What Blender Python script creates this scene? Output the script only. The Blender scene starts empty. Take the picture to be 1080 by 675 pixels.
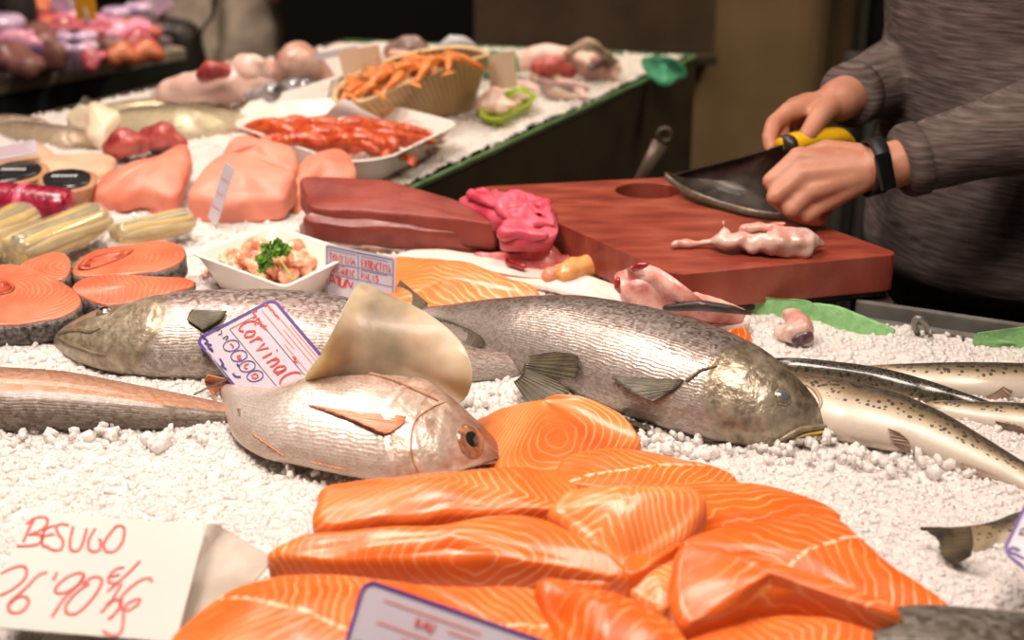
import bpy, math, random
import numpy as np
from mathutils import Vector, Matrix, noise
from mathutils.bvhtree import BVHTree

random.seed(7); rng = np.random.default_rng(7)
S = bpy.context.scene
COL = S.collection
ICE = 0.88                      # height of the ice surface above the floor
EYE = ICE + 0.572               # height of the lens
PITCH = math.radians(22)
FPX = 1500.0                    # focal length in pixels of the 1080 x 675 frame
CAM = np.array([0, 0, EYE])
R_ = np.array([1.0, 0, 0]); F_ = np.array([0, math.cos(PITCH), -math.sin(PITCH)]); U_ = np.array([0, math.sin(PITCH), math.cos(PITCH)])

def ray(px, py): return F_ + R_ * (px - 540) / FPX + U_ * (337.5 - py) / FPX
def W(px, py, h=0.0):
    "the point seen at a pixel that stands h above the ice"
    d = ray(px, py); t = (ICE + h - EYE) / d[2]; return CAM + d * t
def WY(px, py, Y):
    d = ray(px, py); return CAM + d * (Y / d[1])
def pix(p):
    q = np.asarray(p) - CAM; z = q @ F_
    return 540 + FPX * (q @ R_) / z, 337.5 - FPX * (q @ U_) / z
def depth(p): return (np.asarray(p) - CAM) @ F_
def unit(v): v = np.asarray(v, float); return v / (np.linalg.norm(v) + 1e-12)

def lin(c):
    f = lambda u: u / 12.92 if u <= .04045 else ((u + .055) / 1.055) ** 2.4
    return tuple(f(x / 255) for x in c) + (1.0,)

# ---------------------------------------------------------------- materials
def new_mat(name):
    m = bpy.data.materials.new(name); m.use_nodes = True
    nt = m.node_tree; b = nt.nodes['Principled BSDF']; return m, nt, b
def node(nt, t, **kw):
    n = nt.nodes.new(t)
    for k, v in kw.items():
        if k.startswith('i_'): n.inputs[k[2:].replace('_', ' ')].default_value = v
        else: setattr(n, k, v)
    return n
def ramp(nt, fac, stops, interp='LINEAR'):
    r = nt.nodes.new('ShaderNodeValToRGB'); e = r.color_ramp.elements; r.color_ramp.interpolation = interp
    while len(e) < len(stops): e.new(.5)
    for k, (p, c) in zip(e, stops): k.position = p; k.color = c if len(c) == 4 else lin(c)
    if fac is not None: nt.links.new(fac, r.inputs[0])
    return r
def mix(nt, fac, a, b, mode='MIX'):
    n = nt.nodes.new('ShaderNodeMix'); n.data_type = 'RGBA'; n.blend_type = mode
    for sock, v in ((n.inputs[0], fac), (n.inputs[6], a), (n.inputs[7], b)):
        if hasattr(v, 'is_linked'): nt.links.new(v, sock)
        else: sock.default_value = v
    return n.outputs[2]
def mth(nt, op, a, b=None, c=None, clamp=False):
    n = nt.nodes.new('ShaderNodeMath'); n.operation = op; n.use_clamp = clamp
    for i, v in enumerate((a, b, c)):
        if v is None: continue
        if hasattr(v, 'is_linked'): nt.links.new(v, n.inputs[i])
        else: n.inputs[i].default_value = v
    return n.outputs[0]
def bump(nt, b, h, strength=.3, dist=.002):
    n = node(nt, 'ShaderNodeBump', i_Strength=strength, i_Distance=dist)
    nt.links.new(h, n.inputs['Height']); nt.links.new(n.outputs[0], b.inputs['Normal'])
def setp(b, rough=.5, metal=0, spec=.5, sss=0, rad=(.01, .004, .002), coat=0, trans=0, alpha=1, ior=1.45):
    b.inputs['Roughness'].default_value = rough; b.inputs['Metallic'].default_value = metal
    b.inputs['Specular IOR Level'].default_value = spec
    if sss:
        b.inputs['Subsurface Weight'].default_value = sss; b.inputs['Subsurface Radius'].default_value = rad
        b.inputs['Subsurface Scale'].default_value = 1
    b.inputs['Coat Weight'].default_value = coat; b.inputs['Coat Roughness'].default_value = .12
    b.inputs['Transmission Weight'].default_value = trans; b.inputs['Alpha'].default_value = alpha; b.inputs['IOR'].default_value = ior
def simple(name, c, c2=None, scale=60, rough=.5, bmp=0, bscale=None, detail=3, stops=(.35, .65), **kw):
    "one colour, or two mottled by object-space noise, with an optional noise bump"
    m, nt, b = new_mat(name); setp(b, rough, **kw)
    tc = node(nt, 'ShaderNodeTexCoord')
    if c2 is not None:
        n = node(nt, 'ShaderNodeTexNoise', i_Scale=scale, i_Detail=detail); nt.links.new(tc.outputs['Object'], n.inputs['Vector'])
        r = ramp(nt, n.outputs[0], [(stops[0], c), (stops[1], c2)]); nt.links.new(r.outputs[0], b.inputs['Base Color'])
    else: b.inputs['Base Color'].default_value = lin(c)
    if bmp:
        n2 = node(nt, 'ShaderNodeTexNoise', i_Scale=bscale or scale * 2, i_Detail=4); nt.links.new(tc.outputs['Object'], n2.inputs['Vector'])
        bump(nt, b, n2.outputs[0], bmp, .004)
    return m
def uvn(nt, name):
    n = nt.nodes.new('ShaderNodeUVMap'); n.uv_map = name; return n.outputs[0]
def sep(nt, v):
    n = nt.nodes.new('ShaderNodeSeparateXYZ'); nt.links.new(v, n.inputs[0]); return n.outputs

def salmon_mat(name, base=(220, 100, 34), base2=(234, 122, 50), line=(250, 192, 140), lam=.0085, width=.13, seam=True):
    m, nt, b = new_mat(name); setp(b, .34, sss=.25, rad=(.012, .006, .003), coat=.18)
    x, y, _ = sep(nt, uvn(nt, 'uv'))
    tc = node(nt, 'ShaderNodeTexCoord')
    ns = node(nt, 'ShaderNodeTexNoise', i_Scale=22, i_Detail=2); nt.links.new(tc.outputs['Object'], ns.inputs['Vector'])
    nb = node(nt, 'ShaderNodeTexNoise', i_Scale=70, i_Detail=3); nt.links.new(tc.outputs['Object'], nb.inputs['Vector'])
    ph = mth(nt, 'ADD', mth(nt, 'DIVIDE', x, lam), mth(nt, 'MULTIPLY', ns.outputs[0], 3.2))
    fr = mth(nt, 'FRACT', ph)
    d = mth(nt, 'ABSOLUTE', mth(nt, 'SUBTRACT', fr, .5))
    wv = mth(nt, 'MULTIPLY', nb.outputs[0], width * 2)
    ln = mth(nt, 'SMOOTH_MIN', 1.0, mth(nt, 'DIVIDE', d, mth(nt, 'ADD', wv, .001)), .3)
    ln = mth(nt, 'SUBTRACT', 1.0, ln, clamp=True)
    nl = node(nt, 'ShaderNodeTexNoise', i_Scale=16, i_Detail=1); nt.links.new(tc.outputs['Object'], nl.inputs['Vector'])
    ln = mth(nt, 'MULTIPLY', ln, ramp(nt, nl.outputs[0], [(.3, (60, 60, 60)), (.6, (255, 255, 255))]).outputs[0])
    c = ramp(nt, ns.outputs[0], [(.3, base), (.7, base2)]).outputs[0]
    c = mix(nt, ln, c, lin(line))
    if seam:
        dv = mth(nt, 'ABSOLUTE', mth(nt, 'ADD', y, mth(nt, 'MULTIPLY', mth(nt, 'SUBTRACT', ns.outputs[0], .5), .008)))
        nd = node(nt, 'ShaderNodeTexNoise', i_Scale=260, i_Detail=1); nt.links.new(tc.outputs['Object'], nd.inputs['Vector'])
        sm = mth(nt, 'MULTIPLY', mth(nt, 'LESS_THAN', dv, .0016), mth(nt, 'GREATER_THAN', nd.outputs[0], .46))
        c = mix(nt, mth(nt, 'MULTIPLY', sm, .75), c, lin((255, 214, 180)))
    nt.links.new(c, b.inputs['Base Color'])
    h = mth(nt, 'ADD', mth(nt, 'MULTIPLY', ln, -.35), nb.outputs[0])
    bump(nt, b, h, .35, .0018)
    return m

def fish_mat(name, stops, head=(.2, (120, 105, 80)), S_=330, scale_b=.5, metal=.25, rough=.3, spots=None, head_on=True, sc_col=.25, stretch=1.0, blot=.12, coat=.3, snout=None):
    "stops: (w, colour) from belly (0) to back (1); head: (t of the gill edge, tint)"
    m, nt, b = new_mat(name); setp(b, rough, metal=metal, coat=coat, sss=0)
    tcu = uvn(nt, 'uv'); t, w, _ = sep(nt, uvn(nt, 'body')); ux, uy, _ = sep(nt, tcu)
    tc = node(nt, 'ShaderNodeTexCoord')
    def nz_(s, d=4):
        n = node(nt, 'ShaderNodeTexNoise', i_Scale=s, i_Detail=d); nt.links.new(tc.outputs['Object'], n.inputs['Vector']); return n.outputs[0]
    nz, nf, nm = nz_(30), nz_(160, 3), nz_(75, 5)
    # scales in staggered rows, each a shingle whose free edge points to the tail
    wob = mth(nt, 'MULTIPLY', mth(nt, 'SUBTRACT', nm, .5), 1.9)
    ry = mth(nt, 'ADD', mth(nt, 'MULTIPLY', uy, S_ * .9 * stretch), wob); rx = mth(nt, 'ADD', mth(nt, 'MULTIPLY', ux, S_ * .75), wob)
    rowi = mth(nt, 'FLOOR', ry); fy = mth(nt, 'SUBTRACT', mth(nt, 'FRACT', ry), .5)
    sh = mth(nt, 'ADD', rx, mth(nt, 'MULTIPLY', mth(nt, 'MODULO', mth(nt, 'ABSOLUTE', rowi), 2.0), .5))
    fx = mth(nt, 'FRACT', mth(nt, 'ADD', sh, mth(nt, 'MULTIPLY', mth(nt, 'MULTIPLY', fy, fy), 1.3)))
    cid = nt.nodes.new('ShaderNodeCombineXYZ'); nt.links.new(mth(nt, 'FLOOR', sh), cid.inputs[0]); nt.links.new(rowi, cid.inputs[1])
    wn = nt.nodes.new('ShaderNodeTexWhiteNoise'); nt.links.new(cid.outputs[0], wn.inputs['Vector'])
    gill = mth(nt, 'ADD', mth(nt, 'SUBTRACT', t, mth(nt, 'MULTIPLY', mth(nt, 'MULTIPLY', mth(nt, 'SUBTRACT', w, .5), mth(nt, 'SUBTRACT', w, .5)), -.2)), mth(nt, 'MULTIPLY', mth(nt, 'SUBTRACT', nm, .5), .012))
    def step(e0, wd):
        n = node(nt, 'ShaderNodeMapRange', interpolation_type='SMOOTHSTEP'); nt.links.new(gill, n.inputs[0]); n.inputs[1].default_value = e0; n.inputs[2].default_value = e0 + wd; return n.outputs[0]
    isb = step(head[0], .03)
    w2 = mth(nt, 'ADD', w, mth(nt, 'MULTIPLY', mth(nt, 'SUBTRACT', nz, .5), blot * 2))
    c = ramp(nt, w2, stops).outputs[0]
    edge = mth(nt, 'MULTIPLY', mth(nt, 'SMOOTH_MIN', 1.0, mth(nt, 'POWER', fx, 3.0), .2), isb)
    c = mix(nt, mth(nt, 'MULTIPLY', edge, sc_col), c, mix(nt, 1, c, lin((120, 104, 94)), 'MULTIPLY'))
    c = mix(nt, mth(nt, 'MULTIPLY', mth(nt, 'MULTIPLY', wn.outputs['Value'], isb), sc_col * .7), c, lin((250, 240, 234)))
    if head_on:
        hl_ = head[2] if len(head) > 2 else head[1]
        hc_ = ramp(nt, mth(nt, 'ADD', mth(nt, 'MULTIPLY', nm, .7), mth(nt, 'MULTIPLY', nf, .3)), [(.36, head[1]), (.62, hl_)]).outputs[0]
        c = mix(nt, mth(nt, 'MULTIPLY', mth(nt, 'SUBTRACT', 1.0, isb), .72), c, hc_)
    if snout:
        sn = node(nt, 'ShaderNodeMapRange', interpolation_type='SMOOTHSTEP'); nt.links.new(mth(nt, 'SUBTRACT', mth(nt, 'ADD', t, mth(nt, 'MULTIPLY', mth(nt, 'SUBTRACT', nm, .5), .05)), mth(nt, 'MULTIPLY', mth(nt, 'SUBTRACT', w, .5), snout[3])), sn.inputs[0]); sn.inputs[1].default_value = snout[0]; sn.inputs[2].default_value = snout[1]; sn.inputs[3].default_value = .9; sn.inputs[4].default_value = 0
        c = mix(nt, sn.outputs[0], c, lin(snout[2]))
    if spots:
        mp2 = node(nt, 'ShaderNodeMapping'); mp2.inputs['Scale'].default_value = (spots[0], spots[0], 1); nt.links.new(tcu, mp2.inputs[0])
        vs = node(nt, 'ShaderNodeTexVoronoi', i_Scale=1.0, i_Randomness=1.0); nt.links.new(mp2.outputs[0], vs.inputs['Vector'])
        sp = mth(nt, 'MULTIPLY', mth(nt, 'LESS_THAN', vs.outputs['Distance'], spots[1]), mth(nt, 'GREATER_THAN', w2, spots[2]))
        c = mix(nt, mth(nt, 'MULTIPLY', sp, .85), c, lin((45, 40, 32)))
    nt.links.new(c, b.inputs['Base Color'])
    hh = mth(nt, 'ADD', mth(nt, 'MULTIPLY', mth(nt, 'MULTIPLY', fx, isb), -.9), mth(nt, 'MULTIPLY', nf, .35))
    if head_on:
        gh = head[0]
        plates = mth(nt, 'ADD', mth(nt, 'MULTIPLY', step(gh, .012), -4.5), mth(nt, 'ADD', mth(nt, 'MULTIPLY', step(gh * .66, .02), -2.6), mth(nt, 'MULTIPLY', step(gh * .8, .01), -1.4)))
        hh = mth(nt, 'ADD', hh, mth(nt, 'ADD', plates, mth(nt, 'MULTIPLY', mth(nt, 'MULTIPLY', mth(nt, 'SUBTRACT', 1.0, isb), mth(nt, 'ADD', nm, mth(nt, 'MULTIPLY', nf, .5))), 4.0)))
    bump(nt, b, hh, scale_b, .0016)
    return m

def stripe_mat(name, c1, c2, lam, axis='X', rough=.5, noise_amt=.3, **kw):
    m, nt, b = new_mat(name); setp(b, rough, **kw)
    tc = node(nt, 'ShaderNodeTexCoord')
    wv = node(nt, 'ShaderNodeTexWave', i_Scale=1 / lam / 6.28 * 2, i_Distortion=noise_amt * 6, i_Detail=2); wv.bands_direction = axis
    nt.links.new(tc.outputs['Object'], wv.inputs['Vector'])
    nt.links.new(ramp(nt, wv.outputs[0], [(.2, c1), (.8, c2)]).outputs[0], b.inputs['Base Color']); bump(nt, b, wv.outputs[0], .3, .002)
    return m

# ---------------------------------------------------------------- mesh helpers
def link(name, me, mat=None, parent=None, smooth=True):
    o = bpy.data.objects.new(name, me); COL.objects.link(o)
    if mat: me.materials.append(mat)
    if smooth: me.polygons.foreach_set('use_smooth', [True] * len(me.polygons))
    if parent is not None: o.parent = parent; o.matrix_parent_inverse = Matrix.Translation(-Vector(parent.location))
    return o
def mesh(verts, faces, uvs=None):
    me = bpy.data.meshes.new('m'); me.from_pydata([tuple(map(float, v)) for v in verts], [], faces)
    if uvs:
        idx = np.zeros(len(me.loops), int); me.loops.foreach_get('vertex_index', idx)
        for nm, a in uvs.items():
            l = me.uv_layers.new(name=nm); a = np.asarray(a, float)[idx]; l.data.foreach_set('uv', a.ravel())
    me.update(); return me
def recenter(o):
    "put the origin of a top-level mesh at the middle of its base"
    me = o.data; n = len(me.vertices); a = np.zeros(n * 3); me.vertices.foreach_get('co', a); a = a.reshape(-1, 3)
    c = np.array([(a[:, 0].min() + a[:, 0].max()) / 2, (a[:, 1].min() + a[:, 1].max()) / 2, a[:, 2].min()])
    me.vertices.foreach_set('co', (a - c).ravel()); me.update(); o.location = Vector(c) + o.location; return o
def tag(o, label, cat, group=None, kind=None):
    if label: o['label'] = label
    if cat: o['category'] = cat
    if group: o['group'] = group
    if kind: o['kind'] = kind
    return o
def thing(name, label, cat, loc, group=None):
    o = bpy.data.objects.new(name, None); COL.objects.link(o); o.location = Vector(loc); o.empty_display_size = .02
    return tag(o, label, cat, group)
def grid_faces(n, m, closed=False, off=0):
    f = []
    for i in range(n - 1):
        for j in range(m - (0 if closed else 1)):
            k = (j + 1) % m; f.append((off + i * m + j, off + i * m + k, off + (i + 1) * m + k, off + (i + 1) * m + j))
    return f
def cr(pts, n, closed=False):
    "Catmull-Rom resample"
    p = np.asarray(pts, float); N = len(p); out = []
    seg = N if closed else N - 1
    for q in np.linspace(0, seg, n, endpoint=not closed):
        i = min(int(q), seg - 1); f = q - i
        g = (lambda k: p[k % N]) if closed else (lambda k: p[min(max(k, 0), N - 1)])
        a, b, c, d = g(i - 1), g(i), g(i + 1), g(i + 2)
        out.append(.5 * (2 * b + (c - a) * f + (2 * a - 5 * b + 4 * c - d) * f * f + (3 * b - a - 3 * c + d) * f ** 3))
    return np.array(out)
def even(pts, n, closed=False):
    "resample by length"
    p = np.asarray(pts, float)
    if closed: p = np.vstack([p, p[:1]])
    s = np.r_[0, np.cumsum(np.linalg.norm(np.diff(p, axis=0), axis=1))]
    q = np.linspace(0, s[-1], n, endpoint=not closed)
    return np.stack([np.interp(q, s, p[:, k]) for k in range(p.shape[1])], 1)
class MB:
    def __init__(s): s.v = []; s.f = []
    def add(s, v, f):
        o = len(s.v); s.v += [tuple(map(float, x)) for x in v]; s.f += [tuple(i + o for i in q) for q in f]; return s
    def loft(s, rings, cap=True, closed=True):
        rings = [np.asarray(r) for r in rings]; m = len(rings[0]); n = len(rings); v = np.vstack(rings); f = grid_faces(n, m, closed)
        if cap:
            v = np.vstack([v, rings[0].mean(0), rings[-1].mean(0)]); a, b = n * m, n * m + 1
            f += [(a, (j + 1) % m, j) for j in range(m)] + [(b, (n - 1) * m + j, (n - 1) * m + (j + 1) % m) for j in range(m)]
        return s.add(v, f)
    def tube(s, path, r, m=8, flat=1.0, cap=True, up=(0, 0, 1)):
        path = np.asarray(path, float); n = len(path); r = np.broadcast_to(np.asarray(r, float), (n,)) if np.ndim(r) == 0 else np.interp(np.linspace(0, 1, n), np.linspace(0, 1, len(r)), r)
        T = np.gradient(path, axis=0); rings = []
        for i in range(n):
            t = unit(T[i]); a = np.cross(t, up)
            if np.linalg.norm(a) < 1e-3: a = np.cross(t, (0, 1, 0))
            a = unit(a); b = np.cross(a, t); ph = np.linspace(0, 2 * math.pi, m, endpoint=False)
            rings.append(path[i] + r[i] * (np.outer(np.cos(ph), a) + flat * np.outer(np.sin(ph), b)))
        return s.loft(rings, cap)
    def ell(s, c, r, rot=None, n=14, m=18):
        th = np.linspace(.001, math.pi - .001, n); ph = np.linspace(0, 2 * math.pi, m, endpoint=False)
        M = np.array(rot) if rot is not None else np.eye(3)
        return s.loft([np.asarray(c) + (np.stack([math.sin(a) * np.cos(ph) * r[0], math.sin(a) * np.sin(ph) * r[1], np.full(m, math.cos(a)) * r[2]], 1) @ M.T) for a in th])
    def cone(s, a, b, ra, rb, m=16):
        "round cone: two spheres and the frustum between them"
        a = np.asarray(a, float); b = np.asarray(b, float); L = np.linalg.norm(b - a)
        if L < 1e-6: return s.ell(a, (ra,) * 3)
        t = (b - a) / L; x = unit(np.cross(t, (0, 0, 1) if abs(t[2]) < .9 else (0, 1, 0))); y = np.cross(t, x); ph = np.linspace(0, 2 * math.pi, m, endpoint=False)
        C = np.outer(np.cos(ph), x) + np.outer(np.sin(ph), y); rings = []
        for q in np.linspace(-math.pi / 2 + .02, 0, 6): rings.append(a + ra * (math.sin(q) * t + math.cos(q) * C))
        for q in np.linspace(0, math.pi / 2 - .02, 6): rings.append(b + rb * (math.sin(q) * t + math.cos(q) * C))
        return s.loft(rings)
    def chain(s, pts, rad, m=16):
        for i in range(len(pts) - 1): s.cone(pts[i], pts[i + 1], rad[i], rad[i + 1], m)
        return s
    def box(s, c, d, rot=None):
        M = np.array(rot) if rot is not None else np.eye(3)
        v = np.array([(x, y, z) for x in (-1, 1) for y in (-1, 1) for z in (-1, 1)]) * np.asarray(d) / 2 @ M.T + np.asarray(c)
        return s.add(v, [(0, 1, 3, 2), (4, 6, 7, 5), (0, 4, 5, 1), (2, 3, 7, 6), (0, 2, 6, 4), (1, 5, 7, 3)])
    def prism(s, poly, z0, z1):
        n = len(poly); v = [(p[0], p[1], z0) for p in poly] + [(p[0], p[1], z1) for p in poly]
        return s.add(v, [tuple(range(n))[::-1], tuple(range(n, 2 * n))] + [(i, (i + 1) % n, n + (i + 1) % n, n + i) for i in range(n)])
    def build(s, name, mat, parent=None, smooth=True, bevel=0, seg=2):
        me = mesh(s.v, s.f); o = link(name, me, mat, parent, smooth)
        if bevel:
            b = o.modifiers.new('bevel', 'BEVEL'); b.width = bevel; b.segments = seg; b.limit_method = 'ANGLE'; b.angle_limit = .6
        if parent is None: recenter(o)
        return o
    def melt(s, name, mat, parent=None, voxel=.004, smooth=6, disp=0, dscale=20):
        "fuse the collected closed shapes into one continuous skin"
        me = mesh(s.v, s.f); t = bpy.data.objects.new('tmp', me); COL.objects.link(t)
        r = t.modifiers.new('r', 'REMESH'); r.mode = 'VOXEL'; r.voxel_size = voxel
        k = t.modifiers.new('s', 'SMOOTH'); k.iterations = smooth; k.factor = .5
        me2 = bpy.data.meshes.new_from_object(t.evaluated_get(bpy.context.evaluated_depsgraph_get()))
        bpy.data.objects.remove(t)
        if disp:
            n = len(me2.vertices); a = np.zeros(n * 3); me2.vertices.foreach_get('co', a); a = a.reshape(-1, 3)
            nr = np.zeros(n * 3); me2.vertices.foreach_get('normal', nr); nr = nr.reshape(-1, 3)
            d = np.array([noise.noise(Vector(q * dscale)) for q in a]); a += nr * (d * disp)[:, None]
            me2.vertices.foreach_set('co', a.ravel()); me2.update()
        me2.materials.clear()
        o = link(name, me2, mat, parent)
        if parent is None: recenter(o)
        return o
def copy_tree(o, parent=None):
    c = o.copy(); COL.objects.link(c)
    if parent is not None: c.parent = parent
    for ch in list(o.children): copy_tree(ch, c)
    return c
def zmin(o): return min(v.co.z for v in o.data.vertices)

def slab(name, top, thick, mat, parent=None, dome=.004, rnd=.007, seed=0, amp=.003, fr=30, rot=0, chev=0, v0=0, ring=None, cz=None, inset=.0, N=110, skin=None, skin_name='skin', flat_uv=False, shift=0):
    "a soft cut piece: closed outline of its upper face (pixel, pixel, height above the ice), rounded over and dropped by its thickness"
    P = np.array([W(*q) for q in top]); P = even(cr(P, 400, True), N, True)
    A = np.sum(P[:, 0] * np.roll(P[:, 1], -1) - np.roll(P[:, 0], -1) * P[:, 1])
    if A < 0: P = P[::-1].copy()
    C = P.mean(0).copy()
    if cz is not None: C[2] = ICE + cz
    D = np.linalg.norm((P - C)[:, :2], axis=1)[:, None]
    rings = []; dep = []
    rings.append(C + (P - C) * (1 - inset - .004 / D) - [0, 0, thick]); dep.append(thick + .004)
    for q in (.85, .6, .35): rings.append(C + (P - C) * (1 - inset * q) - [0, 0, rnd + (thick - rnd) * q]); dep.append(rnd + (thick - rnd) * q)
    for th in np.linspace(0, math.pi / 2, 6):
        d = rnd * (1 - math.cos(th)); rings.append(C + (P - C) * np.maximum(1 - d / D, .1) - [0, 0, rnd * (1 - math.sin(th))]); dep.append(rnd * (1 - math.sin(th)))
    base = np.maximum(1 - rnd / D, .1)
    for s in (.93, .84, .74, .62, .5, .38, .26, .14, .04): rings.append(C + (P - C) * base * s + [0, 0, dome * (1 - s * s)]); dep.append(0)
    rings = np.array(rings); off = Vector((seed * 3.1, seed * 1.7, 0)); n, m, _ = rings.shape
    for i in range(1, n):
        for j in range(m):
            p = Vector(rings[i, j]); k = noise.noise((p + off) * fr) * amp
            rings[i, j, 2] += k
            if 0 < i < 6: rings[i, j, :2] += unit((P[j] - C)[:2]) * noise.noise((p + off) * fr * 1.7) * amp * .6
    v = np.vstack([rings.reshape(-1, 3), rings[-1].mean(0)[None], rings[0].mean(0)[None]])
    f = grid_faces(n, m, True); a = n * m
    f += [(a, (n - 1) * m + j, (n - 1) * m + (j + 1) % m) for j in range(m)] + [(a + 1, (j + 1) % m, j) for j in range(m)]
    L = v[:, :2] - C[:2]; cs, sn = math.cos(rot), math.sin(rot)
    u = L[:, 0] * cs + L[:, 1] * sn; w = -L[:, 0] * sn + L[:, 1] * cs - v0
    dp = np.r_[np.repeat(dep, m), 0, thick]
    if ring: ph = np.sqrt((u - ring[0]) ** 2 + ((w - ring[1]) * ring[2]) ** 2) + dp * .8
    else: ph = u + chev * np.abs(w) + dp * .9
    me = mesh(v, f, {'uv': np.stack([ph, w + shift], 1)})
    o = link(name, me, mat, parent)
    if skin:
        g = []
        for i, e in ((0, .0012), (1, .0014), (2, .0014), (3, .0014), (4, .0012)): g.append(rings[i] + np.c_[(P - C)[:, :2] / D * e, np.zeros(m)])
        inner = rings[4] - np.c_[(P - C)[:, :2] / D * .003, np.full(m, .001)]
        inner0 = rings[0] - np.c_[(P - C)[:, :2] / D * .003, np.full(m, -.001)]
        g = [inner0] + g + [inner]
        vv = np.vstack(g); s = link(skin_name, mesh(vv, grid_faces(len(g), m, True), {'uv': np.zeros((len(vv), 2)), 'body': np.zeros((len(vv), 2))}), skin, o)
    if parent is None: recenter_tree(o)
    return o
def recenter_tree(o):
    old = Vector(o.location); recenter(o); d = Vector(o.location) - old
    for c in o.children: c.matrix_parent_inverse = Matrix.Translation(-d) @ c.matrix_parent_inverse

class Fish:
    "body lofted through stations (pixel of the back, pixel of the belly) from the nose to the tail; lies tilted on its side"
    def __init__(s, name, parent, mat, st, k=.6, tilt=.5, clear=-.004, n=150, m=64, gill=None, head_flat=0, sharp=0, hs=None, belly=1.0, mouth=None):
        st = np.asarray(st, float).reshape(-1, 4); s.k = k
        top = st[:, :2]; bot = st[:, 2:]; c = (top + bot) / 2; ns = len(c)
        h = np.full(ns, .04) if hs is None else np.asarray(hs, float)
        for it in range(4):
            P = np.array([W(*c[i], h[i]) for i in range(ns)]); T = np.gradient(P, axis=0); a = np.zeros(ns); fr = []
            for i in range(ns):
                t = unit(T[i]); hz = unit(np.cross((0, 0, 1), (t[0], t[1], 0)))
                if hz[1] < 0: hz = -hz
                u = math.cos(tilt) * hz + math.sin(tilt) * np.array([0, 0, 1]); u = unit(u - (u @ t) * t); nn = np.cross(t, u)
                if nn[2] < 0: nn = -nn
                ti = np.array([t @ R_, t @ U_]); e = unit([-ti[1], ti[0]]); E = R_ * e[0] + U_ * e[1]
                d = depth(P[i]); tb = (top[i] - bot[i]) * [1, -1]; hp = abs(tb @ e) / 2 / FPX * d
                a[i] = hp / math.sqrt((u @ E) ** 2 + (k * (nn @ E)) ** 2); fr.append((t, u, nn))
            low = np.array([a[i] * math.sqrt(fr[i][1][2] ** 2 + (k * fr[i][2][2]) ** 2) for i in range(ns)])
            if hs is None: h = low + clear; h = .5 * h + .25 * (np.r_[h[0], h[:-1]] + np.r_[h[1:], h[-1]])
        s.h = h; s.a = a
        q = np.linspace(0, 1, n); Pn = cr(P, n); an = np.maximum(cr(a[:, None], n)[:, 0], .0008)
        hd = cr(np.array([np.r_[f[1], f[2]] for f in fr]), n)
        L = np.r_[0, np.cumsum(np.linalg.norm(np.diff(Pn, axis=0), axis=1))]; t = L / L[-1]; s.L = L[-1]
        ph = np.linspace(0, 2 * math.pi, m + 1); V = []; UV = []; BD = []
        for i in range(n):
            u, nn = unit(hd[i, :3]), unit(hd[i, 3:])
            cph, sph = np.cos(ph), np.sin(ph); w = (cph + 1) / 2
            lobe = k * (1 - sharp * np.maximum(cph, 0) ** 2) * (1 - (1 - belly) * np.maximum(-cph, 0) ** 2)
            disp = np.zeros(m + 1)
            if gill:
                gt, ga, gw = gill; g = t[i] - (gt - .12 * (w - .5) ** 2)
                x = np.clip(1 + g / gw, 0, 1); disp += np.where(g < 0, ga * x * x * (3 - 2 * x), ga * np.exp(-(g / .004) ** 2)) * np.abs(sph)
                g2 = t[i] - (gt * .62 - .1 * (w - .45) ** 2); disp += np.where(g2 < 0, 1, np.exp(-(g2 / .006) ** 2)) * np.clip(1 + g2 / .05, 0, 1) * ga * .45 * np.abs(sph)
            rr = an[i] + disp * 0
            V.append(Pn[i] + np.outer(rr * cph, u) + np.outer(rr * sph * lobe + np.sign(sph) * disp, nn))
            UV.append(np.stack([np.full(m + 1, L[i]), ph * an[i] * .8 if False else (ph - math.pi) * max(an) * .8], 1)); BD.append(np.stack([np.full(m + 1, t[i]), w], 1))
        v = np.vstack(V + [Pn[:1], Pn[-1:]]); M = m + 1; f = grid_faces(n, M); A = n * M
        f += [(A, j + 1, j) for j in range(m)] + [(A + 1, (n - 1) * M + j, (n - 1) * M + j + 1) for j in range(m)]
        s.P, s.an, s.hd, s.t, s.v = Pn, an, hd, t, V
        me = mesh(v, f, {'uv': np.vstack(UV + [[[0, 0]], [[L[-1], 0]]]), 'body': np.vstack(BD + [[[0, .5]], [[1, .5]]])})
        s.obj = link(name, me, mat, parent); s.bvh = BVHTree.FromPolygons([Vector(x) for x in v], f)
        s.parent = parent
    def hit(s, px, py, lift=0):
        d = Vector(unit(ray(px, py))); loc, nr, _, _ = s.bvh.ray_cast(Vector(CAM), d)
        if loc is None:
            i = np.argmin([np.hypot(*(np.array(pix(p)) - (px, py))) for p in s.P]); dd = depth(s.P[i]); r = ray(px, py); p = CAM + r * dd; loc, nr, _, _ = s.bvh.find_nearest(Vector(p)); return p, np.array(nr) if nr else np.array([0, 0, 1.])
        nr = np.array(nr)
        if nr @ np.array(d) > 0: nr = -nr
        return np.array(loc) + nr * lift, nr
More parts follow.
